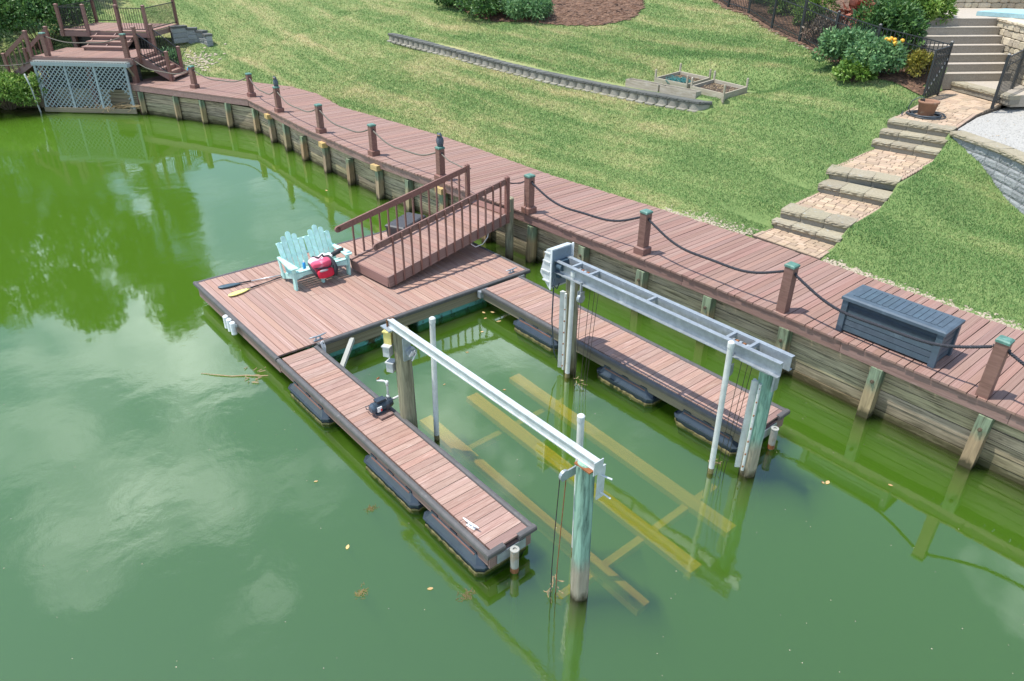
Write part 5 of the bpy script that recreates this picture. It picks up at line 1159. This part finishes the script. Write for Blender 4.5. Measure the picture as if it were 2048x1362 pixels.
for k in range(9):
    p = g0.lerp(g1, (k + .5) / 9) + Vector((0, 0, 1.1 - .105 * k)); b = B(); b.tube([p + Vector((-.02, 0, 0)), p + Vector((.02, 0, 0))], .035, 8); obj('glint_disc', b, M['galvanised'], gt)  # pale discs stand in for sun glints on the gate ironwork
f2 = thing('metal_fence', 'short black metal fence at the right edge above the white gravel', 'fence', (4.42, 21.3, 3.1))
fence_run(f2, [(4.46, 21.15), (4.3, 22.9), (4.15, 24.6)], lambda x, y: 3.2 + .03 * (y - 21), 1.45, .15)

# ---------------------------------------------------------------- garden wall of blocks, planters, raised beds
gwt = thing('garden_wall', 'long low wall of rounded concrete blocks with dark caps across the lawn', 'wall', (-11, 15.95, 2.5))
bm_ = B(); pr_ = []      # rounded-face block
for i in range(9):
    an = math.pi * (i / 8); pr_.append((-.5 + i / 8, -.30 - .20 * math.sin(an)))
pr_ += [(.5, .5), (-.5, .5)]; bm_.prism(pr_, -.5, .5)
me_blk = bpy.data.meshes.new('rounded_block'); me_blk.from_pydata(bm_.v, [], bm_.f); me_blk.update(); me_blk.materials.append(M['garden_block'])
GWP = GWALL + [(-2.2, 16.75)]
for i, (p, q) in enumerate(along(GWP, .43)):
    d = q - p; n = Vector((-d.y, d.x, 0)).normalized(); c = (p + q) / 2 + n * .12; z = float(np.interp(c.x, [-21, -16, -12.4, -9.5, -6.8, -2.4], [2.81, 2.68, 2.56, 2.50, 2.50, 2.57]))
    o = bpy.data.objects.new('block', me_blk); COL.objects.link(o); o.parent = gwt; o.location = Vector((c.x, c.y, z + .09)) - gwt.location; o.rotation_euler = (0, 0, math.atan2(d.y, d.x)); o.scale = (d.length - .02, .3, .24)
    piece('cap', M['garden_cap'], gwt, (c.x + n.x * .03, c.y + n.y * .03, z + .26), (d.length - .008, .37, .10), frame(d), 'rough%d' % (i % 4))
    piece('footing', M['garden_block'], gwt, (c.x - n.x * .1, c.y - n.y * .1, z - .025), (d.length * .8, .34, .08), frame(d), 'rough%d' % ((i + 1) % 4))
def planter(label, x0, x1, y, z, rz):
    t = thing('wooden_planter', label, 'planter', ((x0 + x1) / 2, y, z), rz, 'wooden trough planters'); L = x1 - x0
    for s in (-1, 1):
        b = B(); b.box((0, s * .14, .14), (L, .03, .28)); obj('side_board', b, M['planter_wood'], t, local=True)
        b = B(); b.box((s * (L / 2 - .02), 0, .14), (.03, .25, .27)); obj('end_board', b, M['planter_wood'], t, local=True)
    b = B(); b.box((0, 0, .1), (L - .08, .25, .2)); obj('soil', b, M['soil'], t, local=True)
planter('grey wooden trough planter on the wall, left of the pair', -5.93, -4.50, 16.56, gz(-5.2, 15.9) + .34, .06)
planter('pale wooden trough planter on the wall end, right of the pair', -4.42, -2.92, 16.62, gz(-3.6, 15.95) + .32, .03)
def bed(label, P, z, extra):
    t = thing('raised_bed', label, 'raised bed', (*P[0], z - .3), 0, 'raised garden beds')
    for i in range(4):
        a_, c_ = P[i], P[(i + 1) % 4]; stick('board', M['planter_wood'], t, (*a_, z - .16), (*c_, z - .16), .05, .32)
    for i, (x, y) in enumerate(P):
        b = B(); b.box((x, y, z - .02), (.055, .055, .56)); b.frus((x, y, z + .26), (.055, .055), (.02, .02), .03); obj('corner_stake', b, M['planter_wood'], t)
    cx_, cy_ = sum(p[0] for p in P) / 4, sum(p[1] for p in P) / 4
    b = B(); b.prism([(cx_ + (x - cx_) * .97, cy_ + (y - cy_) * .97) for x, y in P], z - .4, z - .11); obj('soil', b, M['soil'], t)
    b = B(); rr = random.Random(label)
    for k in range(160):
        u_, v_ = rr.uniform(.06, .94), rr.uniform(.06, .94); p = (Vector((*P[0], 0)).lerp(Vector((*P[1], 0)), u_)).lerp(Vector((*P[3], 0)).lerp(Vector((*P[2], 0)), u_), v_); p.z = z - .1
        b.tube([p, p + Vector((rr.uniform(-.12, .12), rr.uniform(-.12, .12), rr.uniform(0, .05)))], .008, 3)
    o = obj('straw_litter', b, M['dead_twig'], t); o['kind'] = 'stuff'
    return t
bd1 = bed('raised wooden bed holding a heap of teal netting', [(-5.23, 17.17), (-5.5, 18.9), (-4.05, 18.75), (-3.78, 17.1)], 3.15, True)
bd2 = bed('raised wooden bed of bare straw-covered soil, nearer the fence', [(-3.58, 17.1), (-3.85, 18.75), (-2.32, 18.5), (-2.11, 16.9)], 3.12, False)
b = B(); rr = random.Random(4)
for k in range(26):
    x, y = -4.55 + rr.gauss(0, .28), 17.75 + rr.gauss(0, .22); pts = [(x + .16 * math.cos(a), y + .11 * math.sin(a), 3.08 + .05 * math.sin(a * 2 + k) + rr.uniform(0, .03)) for a in np.linspace(0, 6.28, 11)]; b.tube(pts, .011, 4)
tag(obj('garden_netting', b, M['teal_net']), 'tangle of teal netting lying in the raised bed', 'netting')

# ---------------------------------------------------------------- mulch beds
def drape(name, poly, mat, dz, step=.25):
    P = np.array(poly); x0, y0_ = P.min(0) - .3; x1, y1_ = P.max(0) + .3; xs = np.arange(x0, x1, step); ys = np.arange(y0_, y1_, step); X, Y = np.meshgrid(xs, ys, indexing='ij')
    Z = ground(X, Y) + dz + RNG.uniform(0, .02, X.shape); id_ = np.arange(X.size).reshape(X.shape); F_ = np.stack([id_[:-1, :-1], id_[1:, :-1], id_[1:, 1:], id_[:-1, 1:]], -1).reshape(-1, 4)
    cx_ = X.ravel()[F_].mean(1); cy_ = Y.ravel()[F_].mean(1); k = inpoly(poly, cx_ + RNG.uniform(-.1, .1, len(cx_)), cy_)
    o = npmesh(name, np.stack([X, Y, Z], -1).reshape(-1, 3), F_[k], mat); tag(o, kind='structure'); return o
MB1 = [(-14.3, 20.9), (-12.7, 21.9), (-12.1, 23.6), (-12.9, 25.2), (-15, 27.5), (-20.5, 25), (-21.5, 20.2), (-17.2, 19.6)]
MB2 = [(-13.4, 29.5), (-9.5, 27.0), (-8.0, 26.45), (-5.65, 24.7), (-3.53, 23.3), (-1.42, 21.85), (.6, 20.7), (2.55, 20.7), (2.3, 22.6), (.7, 24.4), (-1, 28), (-9, 33)]
drape('mulch_bed', MB1, M['mulch'], .03); drape('mulch_bed', MB2, M['mulch'], .03)
for nm_, P_, n_, lab_ in (('island', MB1, 4200, 'shredded bark covering the mulch island at the top'), ('bed', MB2, 4200, 'shredded bark covering the bed behind the black fence')):
    P = np.array(P_); xs_ = RNG.uniform(P[:, 0].min(), P[:, 0].max(), n_); ys_ = RNG.uniform(P[:, 1].min(), P[:, 1].max(), n_); k = inpoly(P_, xs_, ys_); xs_, ys_ = xs_[k], ys_[k]
    pebbles(np.stack([xs_, ys_, ground(xs_, ys_) + .035], -1), .03, .11, M['bark_chip'], 'bark_chips', lab_, 'mulch', .35)
pts = []
for (x0, y0_), (x1, y1_) in zip(FP[1:-1], FP[2:]):
    for k in range(int(math.hypot(x1 - x0, y1_ - y0_) / .06)):
        u_ = random.random(); x, y = x0 + (x1 - x0) * u_ + random.gauss(-.02, .07), y0_ + (y1_ - y0_) * u_ + random.gauss(-.08, .08); pts.append((x, y, gz(x, y)))
pebbles(pts, .03, .08, M['gravel_stone'], 'bed_edging_stones', 'loose stones edging the flower bed under the black fence', 'stones')
pts = [(-27.6 + random.gauss(0, .6), 8.6 + random.gauss(0, .5)) for _ in range(160)]
pebbles([(x, y, gz(x, y)) for x, y in pts], .05, .12, M['gravel_stone'], 'bank_stones', 'pale rubble stones on the bank beside the stairs', 'stones')

# ---------------------------------------------------------------- plants
def leaves(n, centres, spread, size, up=.35, asp=.5):
    """n leaf quads scattered round clump centres; returns verts, faces"""
    C = np.asarray(centres, float); k = RNG.integers(0, len(C), n); sp = np.asarray(spread, float)
    d = RNG.normal(size=(n, 3)); d /= np.linalg.norm(d, axis=1)[:, None]; r = RNG.uniform(.45, 1.0, n) ** .6
    p = C[k] + d * r[:, None] * (sp[k][:, None] if sp.ndim == 1 else sp[None])
    ax = d + RNG.normal(size=(n, 3)) * .7; ax[:, 2] += up * RNG.uniform(-.4, 1, n); ax /= np.linalg.norm(ax, axis=1)[:, None]
    sd = np.cross(ax, RNG.normal(size=(n, 3))); sd /= np.linalg.norm(sd, axis=1)[:, None]; s = size * RNG.uniform(.6, 1.35, n)[:, None]
    nr = np.cross(ax, sd) * .12
    V = np.stack([p, p + ax * s * .45 + sd * s * asp * .5 + nr * s, p + ax * s, p + ax * s * .45 - sd * s * asp * .5 + nr * s], 1)
    return V.reshape(-1, 3), np.arange(n * 4).reshape(n, 4)
def bush(name, label, cat, base, rx, ry, h, n, size, mat, group=None, clumps=26, flat=.55, asp=.5, stems=True, column=False):
    t = thing(name, label, cat, base, 0, group); rr = np.random.default_rng(abs(hash(label)) % 9999 if False else sum(map(ord, label)))
    cs_ = []; ss = []
    for _ in range(clumps):
        an = rr.uniform(0, 6.28); el = rr.uniform(-.1, 1.35); q = rr.uniform(.55, .95)
        if column:
            v_ = rr.uniform(.03, .95); q = rx * (1 - v_ ** 2.2) * rr.uniform(.4, 1); cs_.append((base[0] + q * math.cos(an), base[1] + q * math.sin(an), base[2] + h * v_)); ss.append(rx * rr.uniform(.3, .5)); continue
        cs_.append((base[0] + rx * q * math.cos(an) * math.cos(el), base[1] + ry * q * math.sin(an) * math.cos(el), base[2] + h * (.35 + .5 * math.sin(el) * q))); ss.append(min(rx, ry, h) * rr.uniform(.22, .42))
    v, f = leaves(n, cs_, ss, size, .35, asp); v = v - np.array(base)
    npmesh('foliage', v, f, M[mat], t)
    if stems:
        b = B()
        for c in cs_[::2]: b.tube([(base[0] + (c[0] - base[0]) * .15, base[1] + (c[1] - base[1]) * .15, base[2] - .05), ((base[0] + c[0]) / 2, (base[1] + c[1]) / 2, base[2] + (c[2] - base[2]) * .55), c], [.02, .014, .006], 5)
        obj('stems', b, M['bark'], t)
    return t
def gb(x, y, dz=0): return (x, y, gz(x, y) + dz)
bush('hedge', 'dense dark green hedge behind the left stairs', 'hedge', gb(-34.3, 3.2), 2.3, 3.0, 3.6, 16000, .16, 'leaf_hedge', None, 60)
bush('hedge', 'dark hedge clump cut by the left picture edge', 'hedge', gb(-34.2, -1.6), 2.0, 2.6, 3.0, 9000, .16, 'leaf_hedge', None, 40)
bush('shrub', 'light green shrub overhanging the water left of the lattice', 'shrub', (-29.5, .3, .15), 1.45, 1.4, 1.7, 9000, .13, 'leaf_bright', None, 44)
bush('shrub', 'green creeper tumbling over the bulkhead at the left edge', 'shrub', (-30.6, -1.5, .15), 1.6, 1.5, 1.6, 7000, .13, 'leaf_bright', None, 40)
v = D(4.3, -.1, 0); bush('vine', 'thin vine climbing the left post of the lattice', 'vine', (v.x, v.y, .3), .3, .3, 1.9, 500, .11, 'leaf_bright', None, 12)
bush('fern', 'dark fern growing under the stairs beside the boardwalk', 'fern', gb(-28.0, 7.3, .1), .6, .6, .6, 1500, .2, 'leaf_blue', None, 14, asp=.25)
bush('shrub', 'dark green shrub at the top, leftmost beside the mulch island', 'shrub', gb(-20.9, 20.5), 1.6, 1.5, 1.5, 7000, .17, 'leaf_hedge', 'shrubs on the mulch island', 36)
bush('shrub', 'dark green shrub at the top, middle of the mulch island group', 'shrub', gb(-18.4, 20.4), 1.6, 1.5, 1.5, 7000, .17, 'leaf_hedge', 'shrubs on the mulch island', 36)
bush('shrub', 'blue-green feathery shrub at the top touching bare mulch', 'shrub', gb(-16.3, 20.9), 1.4, 1.2, 1.1, 6000, .16, 'leaf_blue', 'shrubs on the mulch island', 36, asp=.35)
bush('shrub', 'wide blue-green shrub in front of the fence corner', 'shrub', gb(-.35, 21.2), 1.1, .9, 1.35, 6000, .13, 'leaf_blue', 'flower bed plants', 34)
bush('shrub', 'green shrub pressing through the fence left of the gate', 'shrub', gb(.75, 20.7), 1.0, .8, 1.3, 6000, .13, 'leaf_blue', 'flower bed plants', 34)
bush('shrub', 'brighter green low shrub at the fence foot near the lawn', 'shrub', gb(.55, 20.25), .7, .5, .75, 3000, .13, 'leaf_bright', 'flower bed plants', 24)
bush('shrub', 'yellowing perennial behind the fence next to the gate', 'shrub', gb(1.9, 21.5), .5, .6, .9, 1500, .12, 'leaf_yellow', 'flower bed plants', 18)
bush('shrub', 'tall dark green shrub left of the concrete stairs', 'shrub', gb(.2, 22.9, .1), 1.2, 1.1, 1.9, 7000, .18, 'leaf_hedge', 'flower bed plants', 36, asp=.35)
bush('shrub', 'bright yellow-green shrub beside the top of the concrete stairs', 'shrub', gb(.35, 24.2, .2), 1.1, 1.0, 1.5, 6500, .17, 'leaf_bright', 'flower bed plants', 34, asp=.35)
bush('shrub', 'green shrub at the top behind the tall flowering canna', 'shrub', gb(-1.0, 25.2, .2), 1.4, 1.2, 1.6, 6500, .18, 'leaf_bright', 'flower bed plants', 34, asp=.35)
bush('canna_plant', 'canna plant with copper leaves behind the fence', 'plant', gb(-1.3, 23.6), .6, .6, 1.7, 420, .38, 'copper_leaf', 'flower bed plants', 14, asp=.45)
bush('shrub', 'brown twiggy die-back shrub behind the fence', 'shrub', gb(-2.5, 23.4), .9, .8, 1.0, 3500, .11, 'leaf_brown', 'flower bed plants', 24, asp=.3)
bush('conifer', 'bright green columnar conifer behind the fence, nearer the canna', 'conifer', gb(-4.5, 25.9), .75, .75, 2.8, 6000, .14, 'leaf_bright', 'conifers behind the fence', 44, asp=.3, column=True)
bush('conifer', 'green columnar conifer behind the fence, second from the canna', 'conifer', gb(-6.7, 27.3), .75, .75, 2.6, 5000, .14, 'leaf_bright', 'conifers behind the fence', 44, asp=.3, column=True)
bush('conifer', 'dark green conifer behind the fence, farthest up the lawn', 'conifer', gb(-8.4, 28.7), .8, .8, 2.4, 5000, .15, 'leaf_hedge', 'conifers behind the fence', 40, asp=.3, column=True)
b = B()
for k in range(14): p = Vector((1.25 + random.gauss(0, .16), 20.85 + random.gauss(0, .12), gz(1.2, 20.8) + 1.12 + random.uniform(-.08, .1))); b.ball(p, (.07, .07, .06), 7, 5)
tag(obj('yellow_flowers', b, M['yellow_petal']), 'cluster of yellow blooms on top of the shrub by the fence', 'flowers')
def tree(label, x, y, h, r, mat, n=9000, seed=1):
    z = gz(x, y) if y > float(pl(BACK, x)) else 1.2; t = thing('tree', label, 'tree', (x, y, z), 0, 'tall trees beyond the left shore'); rr = np.random.default_rng(seed); cs_ = []; ss = []
    b = B(); b.tube([(x, y, z - .3), (x + .1, y, z + h * .3), (x + .2, y + .1, z + h * .6), (x + .1, y, z + h * .9)], [.32, .25, .16, .05], 10)
    for k in range(48):
        an = rr.uniform(0, 6.28); v_ = rr.uniform(0, 1); q = r * math.sin(math.pi * (.12 + .83 * v_)) * rr.uniform(.35, 1.0); c = (x + q * math.cos(an), y + q * math.sin(an), z + h * (.2 + .78 * v_)); cs_.append(c); ss.append(r * rr.uniform(.2, .38))
        if k % 3 == 0: b.tube([(x + .1, y, c[2] - q * .6), c], [.08, .02], 5)
    v, f = leaves(n, cs_, ss, .30, .2, .6); npmesh('crown', v - np.array((x, y, z)), f, M[mat], t); obj('trunk', b, M['bark'], t)
tree('tall leafy tree beyond the left shore behind the hedge', -43.5, 3.0, 14.5, 4.3, 'leaf_tree', 17000, 2)
tree('tall tree left of the hedge beyond the frame', -43, -6.0, 15.5, 4.6, 'leaf_tree', 17000, 3)
tree('slender tall tree right of the hedge, beyond the lawn top', -46, 9.5, 16.5, 4.0, 'leaf_tree', 17000, 4)
tree('rounded tree between the two tall left shore trees', -41.5, -2.0, 12.5, 4.2, 'leaf_tree', 15000, 8)
tree('low spreading tree near the far left shore', -41, -10.5, 13.5, 4.4, 'leaf_tree', 15000, 9)
tree('broad tree far down the left shore', -46, -14.5, 15, 4.8, 'leaf_tree', 17000, 5)
tree('tree farthest left along the shore beyond the frame', -50, -23, 15, 5, 'leaf_tree', 17000, 6)

# ---------------------------------------------------------------- mown grass
TIGHT = [(3.26, 10.8), (3.24, 11.8), (3.27, 13.8), (2.99, 17.0), (2.93, 17.98), (4.66, 17.98), (4.73, 17.2), (4.98, 14.4), (5.0, 11.9), (5.08, 10.8)]
def grass(n_try):
    X = RNG.uniform(-44, 13, n_try); Y = pl(BACK, X) + RNG.uniform(.02, 21, n_try)
    d = np.sqrt((X - 12.2) ** 2 + (Y + 4.4) ** 2 + 25); keep = RNG.uniform(0, 1, n_try) < np.clip((19 / d) ** 2, .10, 1)
    X, Y, d = X[keep], Y[keep], d[keep]
    gr = (X > .5) & (Y - pl(BACK, X) < .22) & (RNG.uniform(0, 1, len(X)) < .9)
    k = ~(inpoly(TIGHT, X, Y) | inpoly(TERR, X, Y) | inpoly(STAIR, X, Y) | inpoly(MB1, X, Y) | inpoly(MB2, X, Y) | gr)
    g = Y - pl(GWALL, X); k &= ~((X > -21) & (X < -2.2) & (g > -.1) & (g < .36))
    k &= ~((X > -5.6) & (X < -2.1) & (Y > 16.9) & (Y < 18.9)) & ~(inpoly(ut, X, Y))
    P_ = np.stack([X - OD.x, Y - OD.y], 1); a = P_ @ np.array((E1.x, E1.y)); bb = P_ @ np.array((E2.x, E2.y)); k &= ~((a > -.4) & (a < 6) & (bb < 3.0))
    X, Y, d = X[k], Y[k], d[k]; n = len(X); Z = ground(X, Y) - .01
    hh = RNG.uniform(.03, .068, n) * np.clip(d / 24, .9, 1.3); w = RNG.uniform(.005, .011, n) * np.clip(d / 18, .9, 1.7); an = RNG.uniform(0, 6.28, n); la = RNG.uniform(0, 6.28, n); ln = hh * RNG.uniform(.1, .75, n)
    dx, dy = np.cos(an) * w, np.sin(an) * w
    V = np.stack([np.stack([X - dx, Y - dy, Z], 1), np.stack([X + dx, Y + dy, Z], 1), np.stack([X + np.cos(la) * ln, Y + np.sin(la) * ln, Z + hh], 1)], 1).reshape(-1, 3)
    o = npmesh('grass', V, np.arange(n * 3).reshape(n, 3), M['grass_blade']); tag(o, 'mown grass of the sloping bank', 'grass', kind='stuff'); return n
NG = grass(3400000); print('grass blades', NG)

# ---------------------------------------------------------------- things floating on the lake
def float_leaf(x, y, s, rz):
    lab_ = 'small dry leaf floating inside the boat slip' if 0 < x < 7.5 and .8 < y < 5.1 else 'small dry leaf floating beside the bulkhead' if y > 5.2 else 'small dry leaf floating on open water left of the finger dock'
    b = B(); pts = [(.5, 0), (.2, .22), (-.15, .25), (-.45, .06), (-.4, -.12), (-.05, -.26), (.28, -.18)]; R = Rz(rz)
    b.prism([tuple((R @ Vector((p[0] * s, p[1] * s, 0)) + Vector((x, y, 0)))[:2]) for p in pts], .004, .009); tag(obj('floating_leaf', b, M['dry_leaf']), lab_, 'leaf', 'leaves afloat in the slip and lake')
for x, y, s in ((.42, 5.07, .11), (.86, 4.9, .13), (.3, 4.9, .1), (.55, 4.75, .09), (1.0, 4.3, .08), (8.6, 5.56, .12), (8.55, 5.5, .08), (4.81, -1.22, .1), (1.5, 3.5, .07), (2.2, 2.4, .06), (3.1, 3.2, .07), (-10.0, 6.28, .12), (6.22, -.73, .09), (3.2, -.9, .07), (9.3, 6.3, .08)): float_leaf(x, y, s, random.uniform(0, 6))
def weed(x, y, s, label):
    b = B(); rr = random.Random(label)
    for k in range(60): p = Vector((x + rr.gauss(0, .035 * s), y + rr.gauss(0, .05 * s), .004)); b.tube([p, p + Vector((rr.uniform(-.05, .05) * s, rr.uniform(-.05, .05) * s, rr.uniform(0, .012)))], .004 * s, 4)
    tag(obj('floating_weed', b, M['debris']), label, 'weed', 'weed clumps afloat', 'stuff')
weed(5.68, -1.48, 1.0, 'tuft of brown weed afloat left of the finger dock end'); weed(6.63, -.42, 1.1, 'tuft of dry weed afloat below the finger dock tip'); weed(4.32, -.52, .9, 'small weed tuft afloat beside the middle float')
b = B(); pts = [(-1.25, -1.15, .01), (-1.0, -.95, .015), (-.75, -.72, .01), (-.6, -.5, .015), (-.4, -.3, .02), (-.3, -.15, .015)]; b.tube(pts, [.006, .01, .013, .013, .015, .012], 6); rr = random.Random(2)
for k in range(16): p = Vector((-.45 + rr.gauss(0, .12), -.3 + rr.gauss(0, .16), .012)); b.tube([p, p + Vector((rr.uniform(-.12, .12), rr.uniform(-.12, .12), .01))], .01, 4)
tag(obj('floating_branch', b, M['dead_twig']), 'thin dry branch floating beside the left dock edge', 'branch')
xs_ = RNG.uniform(-12, 12, 420); ys_ = RNG.uniform(-6, 7.4, 420); k = ~((xs_ > -4.6) & (xs_ < 0) & (ys_ > -.1) & (ys_ < 6.7)) & ~((xs_ > 0) & (xs_ < 6.8) & (ys_ > -.15) & (ys_ < .95)) & ~((xs_ > 0) & (xs_ < 7.5) & (ys_ > 4.9) & (ys_ < 6.3))
pebbles(np.stack([xs_[k], ys_[k], np.full(k.sum(), .002)], -1), .004, .011, M['gravel_stone'], 'floating_specks', 'pale pollen flecks drifting on the water', 'flecks', .15)
